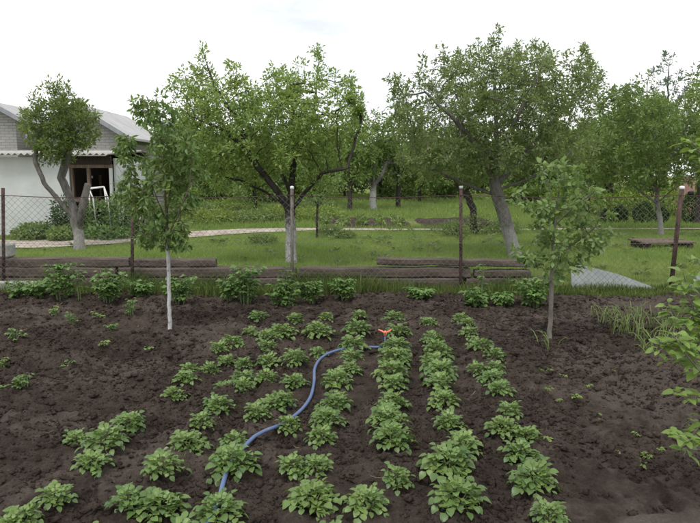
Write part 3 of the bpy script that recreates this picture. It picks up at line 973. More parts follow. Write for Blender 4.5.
# ------------------------------------------------------------------ buildings
def corrugated(name, p0, p1, depth, rise, mat, parent, pitch=0.15, amp=0.025, thick=0.012):
    """corrugated roof sheet from eave line p0-p1 running back"""
    p0, p1 = Vector(p0), Vector(p1)
    n = int((p1 - p0).length / pitch * 8)
    v, f = [], []
    for i in range(n + 1):
        s = i / n
        q = p0.lerp(p1, s)
        dz = amp * math.sin(s * n / 8 * 2 * math.pi)
        v += [(q.x, q.y, q.z + dz), (q.x, q.y + depth, q.z + dz + rise), (q.x, q.y, q.z + dz - thick), (q.x, q.y + depth, q.z + dz + rise - thick)]
    for i in range(n):
        a, b = i * 4, i * 4 + 4
        f += [(a, b, b + 1, a + 1), (a + 2, a + 3, b + 3, b + 2), (a, a + 2, b + 2, b), (a + 1, b + 1, b + 3, a + 3)]
    return MB().poly(v, f).build(name, mat, parent, True)


YS = 15.3
def sx_(px): return at(px, 175, YS).x
shed = thing('garden_shed', 'long low white shed with corrugated roof and dark open porch', 'shed', (sx_(40), YS, 0.15))
so = Vector(shed.location)
def sb(name, mat, x0, x1, y0, y1, z0, z1, parent=shed, bev=0.0):
    mb = MB()
    mb.box(((x0 + x1) / 2 - so.x, (y0 + y1) / 2 - so.y, (z0 + z1) / 2 - so.z), (x1 - x0, y1 - y0, z1 - z0), bev=bev)
    return mb.build(name, mat, parent)
EZ = 2.13
sb('wall', M['whitewash'], sx_(-260), sx_(69), YS, YS + 0.22, 0.05, EZ)
sb('wall', M['darkwood'], sx_(69) - 0.2, sx_(69) - 0.003, YS + 0.223, YS + 2.6, 0.05, EZ - .02)
sb('wall', M['whitewash'], sx_(111.6), sx_(114), YS + 0.16, YS + 2.39, 0.05, EZ - .02)
sb('wall', M['darkwood'], sx_(69), sx_(114), YS + 2.4, YS + 2.6, 0.05, EZ + 0.2)
sb('fascia', M['darkwood'], sx_(69.3), sx_(111.5), YS + 0.0, YS + 0.05, EZ - 0.168, EZ + 0.03)
sb('porch_floor', M['framewood'], sx_(69), sx_(111), YS + 0.05, YS + 2.39, 0.1, 0.35)
sb('lintel', M['framewood'], sx_(69.3), sx_(110.7), YS + 0.03, YS + 0.15, EZ - 0.26, EZ - 0.172)
sb('post', M['framewood'], sx_(86), sx_(89), YS + 0.04, YS + 0.13, 0.35, EZ - 0.262)
sb('post', M['framewood'], sx_(70), sx_(72), YS + 0.04, YS + 0.13, 0.35, EZ - 0.262)
sb('post', M['whitewash'], sx_(108.4), sx_(110.8), YS + 0.04, YS + 0.13, 0.35, EZ - 0.262)
sb('rail', M['framewood'], sx_(72), sx_(86), YS + 0.06, YS + 0.11, 1.05, 1.13)
sb('rail', M['framewood'], sx_(89), sx_(108.3), YS + 0.06, YS + 0.11, 1.0, 1.08)
sb('board', M['framewood'], sx_(101), sx_(104), YS + 1.2, YS + 1.26, 0.35, 1.6)
sb('board', M['framewood'], sx_(74), sx_(76), YS + 1.5, YS + 1.56, 0.35, 1.7)
sb('jar', M['white_plastic'], sx_(80), sx_(81.3), YS + 0.62, YS + 0.68, 1.62, 1.68)
corrugated('roof', (sx_(-262) - so.x, -0.28, EZ + 0.07 - so.z), (sx_(113) - so.x, -0.28, EZ + 0.07 - so.z), 2.7, 0.17, M['slate'], shed)

YH = 19.5
def hx(px): return at(px, 175, YH).x
def house(label, apex_px, apex_py, right_px, right_py, left_px, depth, roofm, bargem):
    ap = at(apex_px, apex_py, YH); rg = at(right_px, right_py, YH)
    slope = (ap.z - rg.z) / (rg.x - ap.x)
    lx = at(left_px, 175, YH).x
    x0, x1 = lx, rg.x
    h = thing('brick_house', label, 'house', (ap.x, YH, 0.15))
    o = Vector(h.location)
    def loc(x, y, z): return (x - o.x, y - o.y, z - o.z)
    g = MB()
    ins = 0.15
    pts = [loc(x0 + ins, YH, 0.1), loc(x1 - ins, YH, 0.1), loc(x1 - ins, YH, ap.z - slope * (x1 - ins - ap.x) - .08), loc(ap.x, YH, ap.z - .08), loc(x0 + ins, YH, ap.z - slope * (ap.x - x0 - ins) - .08)]
    pts += [(p[0], p[1] + depth, p[2]) for p in pts]
    g.poly(pts, [(0, 1, 2, 3, 4), (9, 8, 7, 6, 5), (0, 5, 6, 1), (1, 6, 7, 2), (4, 9, 5, 0), (2, 7, 8, 3), (3, 8, 9, 4)])
    g.build('wall', M['brick'], h)
    r = MB()
    over = .3
    for sgn, xe in ((-1, x0 - .2), (1, x1 + .2)):
        ze = ap.z - slope * abs(xe - ap.x)
        a0, a1 = loc(ap.x + sgn * .002, YH - over, ap.z), loc(xe, YH - over, ze)
        t_ = .07
        pts = [a0, a1, (a1[0], a1[1], a1[2] + t_), (a0[0], a0[1], a0[2] + t_)]
        pts += [(p[0], p[1] + depth + 2 * over, p[2]) for p in pts]
        fs = [(0, 1, 2, 3), (7, 6, 5, 4), (0, 4, 5, 1), (3, 2, 6, 7), (1, 5, 6, 2), (0, 3, 7, 4)]
        if sgn < 0: fs = [tuple(reversed(f)) for f in fs]
        r.poly(pts, fs)
    r.build('roof', roofm, h)
    for sgn, xe in ((-1, x0 - .2), (1, x1 + .2)):
        ze = ap.z - slope * abs(xe - ap.x)
        b_ = MB()
        a0, a1 = Vector(loc(ap.x + sgn * .004, YH - over - .03, ap.z + .085)), Vector(loc(xe, YH - over - .03, ze + .085))
        pts = [a0, a1, a1 - Vector((0, 0, .15)), a0 - Vector((0, 0, .15))]
        pts = [tuple(p) for p in pts] + [(p.x, p.y + .025, p.z) for p in pts]
        b_.poly(pts, [(0, 3, 2, 1) if sgn < 0 else (0, 1, 2, 3), (4, 5, 6, 7), (0, 4, 5, 1), (1, 5, 6, 2), (2, 6, 7, 3), (3, 7, 4, 0)])
        b_.build('bargeboard', bargem, h)
    return h


house('grey brick house gable with pale sloping roof behind the shed porch', 78, 106, 127, 136, 40, 4.0, M['rooftin'], M['fascia'])
house('pale brick house whose dark-edged gable slopes down beside the shed roof', -6, 104, 20, 118, -30, 1.6, M['rooftin'], M['fascia'])

# white pipe frame standing before the porch
fr = thing('pipe_frame', 'white painted pipe frame standing in the bushes before the porch', 'frame', tuple(at(95, 232, 14.6)))
fo = Vector(fr.location)
def fp(px, py, dy=0): return at(px, py, 14.6 + dy) - fo
MB().tube([fp(88, 189), fp(104, 187)], .02, 6).build('rail', M['white_plastic'], fr, True)
MB().tube([fp(88, 188, .6), fp(104, 186.5, .6)], .014, 6).build('rail', M['white_plastic'], fr, True)
for a in ([fp(104, 187), fp(108, 198), fp(111, 230)], [fp(89, 189), fp(93, 198), fp(97, 230)], [fp(88.5, 188, .6), fp(92, 230, .6)], [fp(104, 186.5, .6), fp(110, 230, .6)]):
    MB().tube(a, .016, 6).build('leg', M['white_plastic'], fr, True)
for yy in (.2, .4):
    MB().tube([fp(88.2, 188.8, yy), fp(104, 187, yy)], .012, 5).build('slat', M['white_plastic'], fr, True)

# ------------------------------------------------------------------ timber beams
BY = 9.2
def beam(px0, px1, z0, h, label, group, dz=0.0, yoff=0.0, seed=0, dep=0.17):
    x0, x1 = at(px0, 270, BY).x, at(px1, 270, BY).x
    L = x1 - x0
    rng = random.Random(seed)
    nseg = 12
    e = .018
    y, z = dep / 2, h / 2
    prof = [(-y + e, -z), (y - e, -z), (y, -z + e), (y, z - e), (y - e, z), (-y + e, z), (-y, z - e), (-y, -z + e)]
    v, f = [], []
    for i in range(nseg + 1):
        s = i / nseg
        sc = .93 if i in (0, nseg) else 1
        jy, jz = rng.uniform(-.008, .008), rng.uniform(-.006, .006)
        for (a, b) in prof:
            v.append(((s - .5) * L, a * sc + jy + rng.uniform(-.005, .005), b * sc + jz + rng.uniform(-.004, .004)))
    for i in range(nseg):
        for k in range(8):
            j = (k + 1) % 8
            f.append((i * 8 + k, i * 8 + j, i * 8 + 8 + j, i * 8 + 8 + k))
    f += [tuple(range(7, -1, -1)), tuple(nseg * 8 + k for k in range(8))]
    o = MB().poly(v, f).build('timber_beam', M['timber'], None)
    o.location = ((x0 + x1) / 2, BY + yoff, z0 + h / 2)
    o.rotation_euler = (rng.uniform(-.03, .03), math.atan2(dz, L), rng.uniform(-.008, .008))
    tag(o, label, 'beam', group)
    return o


for k, (a, b) in enumerate(((-170, -22), (-20, 138), (141, 285), (289, 462), (466, 558))):
    beam(a, b, .012, .165, 'old weathered timber beam in the bottom course of the low wall', 'bottom course beams', seed=k, yoff=.004)
for k, (a, b) in enumerate(((-170, -40), (-36, 117), (120, 296), (299, 470), (474, 530))):
    beam(a, b, .183, .15 if b != 530 else .11, 'old weathered timber beam resting on the bottom course', 'second course beams', seed=10 + k, yoff=.015, dz=.004)
beam(-170, 130, .338, .14, 'long topmost timber beam lying before the white shed', None, seed=21, yoff=.02)
beam(133, 216, .338, .12, 'short top timber beam with rounded end behind the whitewashed sapling', None, seed=22, yoff=.03)
beam(377, 536, .352, .11, 'top timber beam sloping past the leaning apple tree trunk', None, seed=23, yoff=.0, dz=.035)

bk = MB().box((0, 0, .1), (.26, .22, .2), bev=.02).build('concrete_block', M['concrete'], None, loc=(at(3, 240, 9.24).x, 9.24, .482))
tag(bk, 'rough concrete block sitting on the top timber beam', 'block')

# ------------------------------------------------------------------ chain-link fence
FY = 9.0
fence = thing('chain_link_fence', 'rusty chain-link fence on thin steel posts across the garden', 'fence', (0, FY, 0))
def fx(px): return at(px, 195, FY).x
POSTS = [(-165, -165), (3, 3), (132, 132), (292, 292), (461, 461), (682, 671), (850, 850)]
for k, (tp, bp) in enumerate(POSTS):
    top, bot = at(tp, 188, FY), at(bp, 285, FY)
    if k == 1: bot = at(bp, 285, FY)
    r = .032 if k == 5 else .0235
    mat = M['rustgrey'] if k in (3,) else M['rust']
    po = MB().tube([(bot.x, 0, -.05), ((bot.x + top.x) / 2, .004, .75), (top.x, 0, top.z)], r, 10).build('post', mat, fence, True)
    if k in (3, 5):
        MB().tube([(top.x, 0, top.z - .02), (top.x, 0, top.z + .02), (top.x, 0, top.z + .03)], [r + .004, r + .006, r * .5], 10).build('cap', M['white_plastic'], po, True)
    elif k == 4:
        MB().tube([(top.x, 0, top.z - .015), (top.x, 0, top.z + .03)], [r + .006, r + .004], 10).build('cap', M['concrete'], po, True)
    if k == 5:
        MB().box((top.x + .13, -.01, top.z - .07), (.09, .05, .055), bev=.015).build('insulator', M['black_plastic'], po)
ends = [fx(p[0]) for p in POSTS]
TOPZ = at(350, 195, FY).z
def sag(x):
    for a, b in zip(ends[:-1], ends[1:]):
        if a <= x <= b:
            s = (x - a) / (b - a)
            return -.035 * 4 * s * (1 - s)
    return 0
wx = np.linspace(ends[0], ends[-1], 90)
MB().tube([(x, -.026, TOPZ + sag(x)) for x in wx], .0055, 5).build('top_wire', M['rust'], fence, True)
MB().tube([(x, -.026, .72 + .5 * sag(x)) for x in wx], .002, 4).build('middle_wire', M['wire'], fence, True)
pitch, amp = .046, .023
for a, b in zip(ends[:-1], ends[1:]):
    nw = int((b - a) / pitch)
    V, F = [], []
    nseg = 28
    base_z = .13
    k0 = 0
    zz = np.arange(nseg + 1)
    for w in range(nw):
        xc = a + (w + .5) * (b - a) / nw
        x = xc + np.where((zz + w) % 2 == 0, -amp, amp) * 1.02
        tz = TOPZ + sag(xc) - .005
        z = base_z + (tz - base_z) * zz / nseg
        y = np.where((zz + w) % 2 == 0, -.003, .003) + .012 * math.sin(xc * 1.7) - .03
        y = np.where(zz % 2 == 0, y, y)
        rw = .0022
        ring = [(rw, 0), (-rw * .5, rw * .87), (-rw * .5, -rw * .87)]
        for (dx, dy) in ring:
            V.append(np.stack([x + dx * 1.3, y + dy, z], -1))
        base = k0
        for r_ in range(3):
            i0 = base + r_ * (nseg + 1) + np.arange(nseg)
            j0 = base + ((r_ + 1) % 3) * (nseg + 1) + np.arange(nseg)
            F.append(np.stack([i0, j0, j0 + 1, i0 + 1], -1))
        k0 += 3 * (nseg + 1)
    o = ob('netting', mesh_np('netting', np.concatenate(V), np.concatenate(F)), M['wire'], fence)
    tag(o, kind='stuff')

# ------------------------------------------------------------------ sheets and slabs along the fence
def sheet(poly_px, Y0, Y1, label, th=.012, name='cement_sheet', mat='sheet'):
    """leaning sheet: bottom edge at Y0 nearer, top at Y1"""
    ymax = max(p[1] for p in poly_px); ymin = min(p[1] for p in poly_px)
    front = []
    for (a, b) in poly_px:
        s = (ymax - b) / max(1, ymax - ymin)
        front.append(at(a, b, Y0 + (Y1 - Y0) * s))
    c = sum(front, Vector()) / len(front)
    n = (front[1] - front[0]).cross(front[2] - front[0]).normalized()
    if n.y > 0: n = -n
    pts = [p - c for p in front] + [p - c - n * th for p in front]
    k = len(front)
    fs = [tuple(range(k)), tuple(range(2 * k - 1, k - 1, -1))] + [(i, k + i, k + (i + 1) % k, (i + 1) % k) for i in range(k)]
    me_ = MB().poly(pts, fs).mesh(name)
    import bmesh
    bm = bmesh.new(); bm.from_mesh(me_); bmesh.ops.recalc_face_normals(bm, faces=bm.faces); bm.to_mesh(me_); bm.free()
    o = ob(name, me_, M[mat], None, c)
    return tag(o, label, 'sheet')


sheet([(571, 263), (590, 267), (618, 274), (656, 288), (654, 296), (572, 296)], 9.0, 9.06, 'broken grey cement sheet tapering to a point, leaning on the fence')
sheet([(690, 284), (700, 272), (735, 266), (736, 292), (688, 292)], 9.0, 9.06, 'grey cement sheet leaning on the fence right of the tilted post'.replace('right of', 'beyond'))
sl = MB().box((0, 0, 0), (1.5, .1, .17), bev=.012).build('concrete_slab', M['concrete'], None, loc=(at(-5, 285, 8.85).x, 8.93, .075), rot=(.12, 0, .01))
tag(sl, 'pale concrete slab on edge at the foot of the timber wall', 'slab')

# low wooden platform on the lawn
pl = thing('low_platform', 'low grey plank platform lying on the lawn by the clipped bushes', 'platform', (at(661, 246, 12.6).x, 12.6, gz(6.3, 12.6)))
for k in range(5):
    MB().box((0, -.3 + k * .15, .15), (1.05, .14, .035), bev=.006).build('plank', M['timber'] if k % 2 else M['framewood'], pl, rot=(0, .012 * (k % 3 - 1), 0))
for s in (-.42, .42):
    MB().box((s, 0, .06), (.1, .7, .14), bev=.008).build('bearer', M['darkwood'], pl)
pb = MB().box((0, 0, .75), (.55, .4, 1.5), bev=.02).build('brick_pillar', M['pink_brick'], None, loc=(at(684, 200, 23).x, 23, .15))
tag(pb, 'pinkish brick pillar glimpsed beyond the clipped bushes', 'pillar')

# ------------------------------------------------------------------ bushes, crops, grass behind the fence
def bush(name, label, x, y, rx, ry, h, mat, n, ls, seed, group=None, cat='bush', wr=.5, shell=.5, zfun=gz):
    rng = np.random.default_rng(seed)
    b = thing(name, label, cat, (x, y, zfun(x, y) - .02), 0, group)
    d = unit(rng.normal(size=(n, 3)))
    rad = (shell + (1 - shell) * rng.random((n, 1))) * (0.8 + .4 * vnoise(d[:, 0] * 2.5 + seed, d[:, 1] * 2.5, d[:, 2] * 2.5, seed)[:, None])
    P_ = d * rad * np.array([rx, ry, h * .5]) + np.array([0, 0, h * .47])
    P_[:, 2] = np.maximum(P_[:, 2], .03)
    D = unit(d + rng.normal(0, .7, (n, 3)))
    N = unit(d * .6 + rng.normal(0, .5, (n, 3)) + np.array([0, 0, .5]))
    tag(ob('foliage', leaf_cloud('foliage', P_, D, N, ls * (.6 + .8 * rng.random(n)), wr, 2), mat, b), kind='stuff')
    mb = MB()
    for k in range(7):
        a = rng.random() * 6.28
        e = Vector((math.cos(a) * rx * .5, math.sin(a) * ry * .5, h * (.45 + .3 * rng.random())))
        mb.tube([(0, 0, 0), (e.x * .4, e.y * .4, e.z * .55), e], [.014, .01, .004], 4, cap=False)
    mb.build('stems', bark_dark, b)
    return b


for k, (px, py, w, hpx) in enumerate(((606, 226, 10, 15), (622, 225, 15, 19), (642, 225, 19, 24), (664, 225, 12, 18), (691, 228, 19, 32), (716, 228, 22, 30))):
    Y = 19.0
    p = at(px, 222, Y)
    bush('clipped_bush', 'dark rounded clipped bush in the row on the far lawn', p.x, Y + .2 * (k % 2), w * Y / FPX / 2, w * Y / FPX / 2, hpx * Y / FPX, M['hedge'], 1500, .07, 200 + k, 'clipped bushes on the far lawn', shell=.75)
for k, (px, Y, w, hpx) in enumerate(((630, 22, 40, 30), (668, 22, 40, 30), (600, 23, 34, 26), (560, 24, 40, 28))):
    p = at(px, 215, Y)
    bush('shrub', 'yellow-green loose shrub behind the clipped bushes', p.x, Y, w * Y / FPX / 2, .8, hpx * Y / FPX, M['yellowbush'], 1300, .1, 220 + k, 'yellow-green shrubs at the back')
# shrubs by the shed
for k, (px, Y, w, hpx, mt) in enumerate(((100, 14.9, 36, 42, 'raspberry'), (122, 14.9, 34, 46, 'raspberry'), (66, 14.6, 24, 44, 'hedge'), (35, 14.4, 44, 18, 'bgleaf'), (64, 14.2, 30, 16, 'bgleaf'), (108, 14.4, 50, 14, 'raspberry'), (142, 15.2, 30, 40, 'bgleaf'))):
    p = at(px, 230, Y)
    bush('shrub', 'leafy green shrub growing against the white shed', p.x, Y, w * Y / FPX / 2, .5, hpx * Y / FPX, M[mt], 1500, .075, 240 + k, 'shrubs along the shed')
for k, (px, Y, w, hpx) in enumerate(((262, 13.2, 30, 12), (330, 15.6, 26, 10), (345, 14.8, 20, 8), (475, 15.6, 60, 22), (454, 15.2, 30, 16), (505, 15.8, 34, 16))):
    p = at(px, 230, Y)
    bush('weed_clump', 'low leafy weed clump on the lawn behind the fence', p.x, Y, w * Y / FPX / 2, .35, hpx * Y / FPX, M['bgleaf'], 700, .07, 260 + k, 'weed clumps on the lawn', wr=.35)
for k, (px, Y, w, hpx) in enumerate(((210, 19, 60, 16), (250, 19.5, 60, 14), (285, 20, 50, 18), (150, 19, 50, 22), (320, 21, 50, 14), (190, 23, 60, 16), (235, 25, 60, 16), (310, 26, 60, 14))):
    p = at(px, 215, Y)
    bush('berry_bush', 'low spreading berry bush beyond the path', p.x, Y, w * Y / FPX / 2, .7, hpx * Y / FPX, M['bgleaf'] if k % 2 else M['yellowbush'], 1300, .09, 280 + k, 'berry bushes beyond the path')
for k, (px, Y, w, hpx) in enumerate(((170, 33, 60, 22), (215, 34, 60, 24), (262, 33, 60, 22), (305, 35, 60, 22), (400, 38, 60, 18), (440, 39, 60, 20), (520, 33, 60, 22), (560, 32, 60, 24), (600, 30, 60, 26), (690, 30, 70, 26), (645, 32, 60, 24))):
    p = at(px, 200, Y)
    bush('undergrowth_bush', 'loose undergrowth bush beneath the back row of orchard trees', p.x, Y, w * Y / FPX / 2, 1.0, hpx * Y / FPX, M['bgleaf'] if k % 3 else M['yellowbush'], 2000, .17, 330 + k, 'undergrowth beneath the orchard', shell=.3)
# background hedge that closes the orchard
for k in range(11):
    x = -17 + k * 3.4
    bush('hedge_bush', 'dark hedge bush closing the far end of the orchard', x, 46 + (k % 3), 2.6, 1.2, 3.2 + .8 * (k % 2), M['bgdark'], 4200, .24, 300 + k, 'hedge at the far end', shell=.25)

for k in range(5):      # crop rows
    x0 = -0.75 + k * .55
    n = 420
    yy = 17.85 + RNG.random(n) * 3.0
    xx = RNG.normal(0, .07, n)
    c = thing('crop_row', 'row of low green crops in the dark bed beyond the path', 'crop row', (x0, 17.85, gz(x0, 18)), 0, 'crop rows beyond the path')
    P_ = np.stack([xx, yy - 17.85, .05 + .11 * RNG.random(n)], -1)
    D = unit(RNG.normal(0, 1, (n, 3)) + np.array([0, 0, .3]))
    N = unit(RNG.normal(0, .4, (n, 3)) + np.array([0, 0, 1]))
    tag(ob('foliage', leaf_cloud('foliage', P_, D, N, .07 + .08 * RNG.random(n), .6, 2), M['weed'], c), kind='stuff')

n = 260000
y = 9.35 + (RNG.random(n) ** 1.1) * 9.0
x = (RNG.random(n) - .5) * 2 * (2.5 + .62 * y)
h = .02 + .05 * RNG.random(n) + .11 * sstep(.5, .85, vn2(x * 1.1, y * 1.1, 81)) * vn2(x * 5, y * 5, 82)
ok = ~near_path(x, y) & ~((x > -2 + -30) & (x < -4.2) & (y > 15.2))
x, y, h = x[ok], y[ok], h[ok]
tag(ob('lawn_grass', blades('lawn_grass', x, y, ground_z(x, y), h, .007 + .004 * RNG.random(len(x)), .8), M['grass']), 'short green lawn grass behind the fence', 'grass', kind='stuff')
n = 130000
y = 17.3 + (RNG.random(n) ** 1.3) * 30
x = (RNG.random(n) - .5) * 2 * (1.5 + .62 * y)
ok = ~((x > -.95) & (x < 4.65) & (y > 17.6) & (y < 21.05)) & ~near_path(x, y) & ~((x < -5.2) & (y < 28))
x, y = x[ok], y[ok]
h = (.04 + .1 * RNG.random(len(x))) * (1 + y / 60)
tag(ob('meadow_grass', blades('meadow_grass', x, y, ground_z(x, y), h, .012 + .0006 * y, .8), M['grass']), 'longer grass spreading beyond the path under the orchard trees', 'grass', kind='stuff')

n = 520            # broad-leaved weeds in the lawn
x = (RNG.random(n) - .5) * 20; y = 9.7 + RNG.random(n) * 7.5
ok = ~near_path(x, y) & (vn2(x * .8, y * .8, 83) > .42) & ~((x < -4.2) & (y > 13.9))
x, y = x[ok], y[ok]
m_ = 14
X_, Y_ = np.repeat(x, m_), np.repeat(y, m_)
a_ = RNG.random(len(X_)) * 6.28
D = np.stack([np.cos(a_), np.sin(a_), .15 + .9 * RNG.random(len(a_))], -1)
P_ = np.stack([X_, Y_, ground_z(X_, Y_) + .02], -1) + D * .03
sz_ = np.repeat(.06 + .09 * RNG.random(len(x)), m_) * (.6 + .6 * RNG.random(len(X_)))
N = RNG.normal(0, .3, (len(X_), 3)) + np.array([0, 0, 1])
tag(ob('lawn_weeds', leaf_cloud('lawn_weeds', P_, D, N, sz_, .38, 4, droop=.3), M['bgleaf']), 'broad-leaved weeds scattered through the lawn', 'weeds', kind='stuff')

# taller grass along the foot of the fence
n = 42000
x = (RNG.random(n) - .5) * 14
y = 8.5 + RNG.random(n) * .62
dens = .45 + .55 * sstep(.4, .62, vn2(x * .9, y * 0, 91)) 
dens = np.where(x > 3.0, 1.0, dens) * np.where(x < -3.4, .35, 1)
ok = RNG.random(n) < dens
x, y = x[ok], y[ok]
h = (.05 + .21 * RNG.random(len(x)) ** 1.5) * (.45 + 1.0 * vn2(x * 1.6, y, 92))
h = np.where(x > 2.9, h * .55, h)
tag(ob('verge_grass', blades('verge_grass', x, y, np.maximum(ground_z(x, y), soil_edge(x, np.minimum(y, 8.8))), h, .006 + .005 * RNG.random(len(x)), .9, 3), M['tallgrass']), 'tall ragged grass along the foot of the fence', 'grass', kind='stuff')

# ------------------------------------------------------------------ raspberry and currant shrubs by the fence
def rasp(label, px, py, wpx, hpx, seed, canes=8, mat='raspberry', group=None, ls=.075, name='raspberry_shrub', cat='shrub', per=9):
    rng = np.random.default_rng(seed)
    g = on(px, py, .01)
    u = g.y / FPX
    w, h = wpx * u / 2, hpx * u
    b = thing(name, label, cat, (g.x, g.y, max(sz(g.x, min(g.y, 8.8)), gz(g.x, g.y)) - .02), 0, group)
    mb = MB(); P_, D, N, Ls = [], [], [], []
    for c in range(canes):
        a = rng.random() * 6.28
        rr = w * (.25 + .65 * rng.random())
        hh = h * (.5 + .5 * rng.random())
        p0 = Vector((math.cos(a) * w * .2, math.sin(a) * w * .2, 0))
        p1 = Vector((math.cos(a) * rr * .5, math.sin(a) * rr * .4, hh * .7))
        p2 = Vector((math.cos(a) * rr, math.sin(a) * rr * .8, hh * .95))
        mb.tube([p0, p1, p2], [.006, .005, .002], 4, cap=False)
        for k in range(per):
            s = .18 + .82 * (k + rng.random()) / per
            q = p0.lerp(p1, s * 2) if s < .5 else p1.lerp(p2, s * 2 - 1)
            az = rng.random() * 6.28
            pet = Vector((math.cos(az), math.sin(az), .25)).normalized()
            tip = q + pet * ls * .7
            for dz_ in (-.85, 0, .85):
                dd = Vector((math.cos(az + dz_), math.sin(az + dz_), -.1 + .3 * rng.random()))
                P_.append(tip); D.append(dd); N.append((rng.normal(0, .35), rng.normal(0, .35), 1)); Ls.append(ls * (.7 + .6 * rng.random()) * (1.15 if dz_ == 0 else .9))
    mb.build('stems', M['potato_stem'], b)
    tag(ob('foliage', leaf_cloud('foliage', np.array([tuple(p) for p in P_]), np.array([tuple(p) for p in D]), np.array(N), np.array(Ls), .68, 4, droop=.25), M[mat], b), kind='stuff')
    return b


RLS = ['leafy raspberry shrub before the forked trunk of the pruned tree', 'wide raspberry shrub between the pruned tree and the bare brown post', 'low raspberry shrub beside the pale concrete slab',
       'raspberry shrub just behind the whitewashed stem of the young tree', 'tallest raspberry shrub, between the whitewashed sapling and the whitewashed apple trunk',
       'small raspberry shrub pressed against the tallest raspberry shrub', 'raspberry shrub at the foot of the white-capped post before the apple trunk', 'smaller raspberry shrub next to the one under the white-capped post',
       'rounded raspberry shrub alone before the bare middle of the timber wall', 'raspberry shrub at the foot of the rusty grey-capped post', 'tall raspberry shrub hugging the bare stem of the bushy sapling',
       'small raspberry shrub between the rusty post and the bushy sapling', 'smallest raspberry sprout before the pale concrete slab', 'low raspberry shrub at the foot of the bare brown post', 'low flat raspberry shrub in the grass below the sloping top beam']
for k, a in enumerate(((62, 302, 44, 38, 11), (108, 304, 48, 34, 12), (40, 300, 30, 22, 7), (180, 305, 40, 34, 10), (246, 303, 44, 44, 12), (228, 302, 26, 26, 7), (285, 306, 36, 30, 10), (312, 304, 28, 24, 8),
                       (345, 303, 28, 26, 8), (476, 307, 40, 24, 10), (534, 307, 40, 34, 12), (503, 307, 24, 16, 6), (20, 300, 24, 18, 5), (140, 300, 26, 22, 6), (420, 302, 30, 14, 5))):
    rasp(RLS[k], *a[:4], 400 + k, a[4] + 3, group='raspberry shrubs along the fence', ls=.072, per=10)
rasp('single tall raspberry cane rising in front of the rusty post', 481, 306, 12, 48, 430, 2, per=9, ls=.06)
rasp('tall raspberry cane rising before the whitewashed apple trunk', 284, 306, 16, 56, 431, 3, per=9, ls=.06)
rasp('tall raspberry cane climbing the timber wall by the shed', 80, 302, 14, 46, 432, 3, per=9, ls=.06)
SM = 'small leafy seedling on its own in the bare soil'
for k, a in enumerate(((56, 318, 16, 14, 5), (73, 325, 15, 15, 5), (131, 319, 24, 20, 8), (99, 319, 14, 10, 3), (112, 331, 14, 11, 4), (15, 343, 20, 14, 5), (1, 371, 18, 16, 6), (25, 389, 26, 18, 6), (-2, 396, 14, 12, 4), (104, 352, 8, 9, 2), (148, 348, 8, 6, 2), (67, 366, 10, 8, 2), (12, 390, 10, 8, 2))):
    sd = rasp(SM, *a[:4], 450 + k, a[4], group='seedlings in the bare soil', ls=.035, per=5, name='seedling', cat='seedling', mat='weed' if k % 3 == 0 else 'raspberry')
for k, (px, py) in enumerate(((548, 392), (560, 402), (574, 404), (618, 462), (604, 455), (640, 468), (563, 376), (612, 372), (655, 452), (636, 440), (668, 508), (545, 448), (596, 418), (545, 372), (587, 388), (648, 462), (646, 474))):
    rasp('tiny pale weed sprouting from the trodden soil by the young apple', px, py, 11, 5 + (k % 4), 480 + k, 3, group='tiny weeds in the trodden soil', ls=.026, per=3, name='weed', cat='weed', mat='weed')

# onions
def onion(px, py, hpx, n, seed, spread=.06):
    rng = np.random.default_rng(seed)
    g = on(px, py, .0)
    b = thing('onion_clump', 'clump of thin upright onion leaves near the pale sapling', 'onion', (g.x, g.y, sz(g.x, g.y) - .005), 0, 'onions near the pale sapling')
    h = hpx * g.y / FPX
    for k in range(n):
        a = rng.random() * 6.28; t_ = .15 + .8 * rng.random()
        hh = h * (.6 + .4 * rng.random())
        x0, y0 = rng.normal(0, spread, 2)
        e = Vector((math.cos(a) * t_ * hh, math.sin(a) * t_ * hh, 0))
        mb = MB().tube([(x0, y0, 0), (x0 + e.x * .3, y0 + e.y * .3, hh * .55), (x0 + e.x * .75, y0 + e.y * .75, hh * .9), (x0 + e.x * 1.2, y0 + e.y * 1.2, hh * (.8 + .2 * rng.random()))], [.0042, .0045, .0035, .001], 4, cap=False)
        mb.build('leaf', M['onion'], b, True)


for k, (px, py, hp, n) in enumerate(((548, 351, 26, 6), (606, 328, 26, 9), (618, 334, 30, 10), (630, 338, 30, 10), (642, 344, 32, 10), (654, 350, 30, 9), (612, 320, 20, 7), (638, 326, 26, 9), (652, 334, 28, 9), (664, 342, 30, 9), (648, 356, 26, 8), (672, 352, 30, 8), (628, 324, 22, 8), (598, 320, 18, 6), (664, 328, 22, 7), (682, 340, 26, 8), (690, 355, 26, 8))):
    onion(px, py, hp * .82, max(6, int(n * 1.3)), 500 + k)

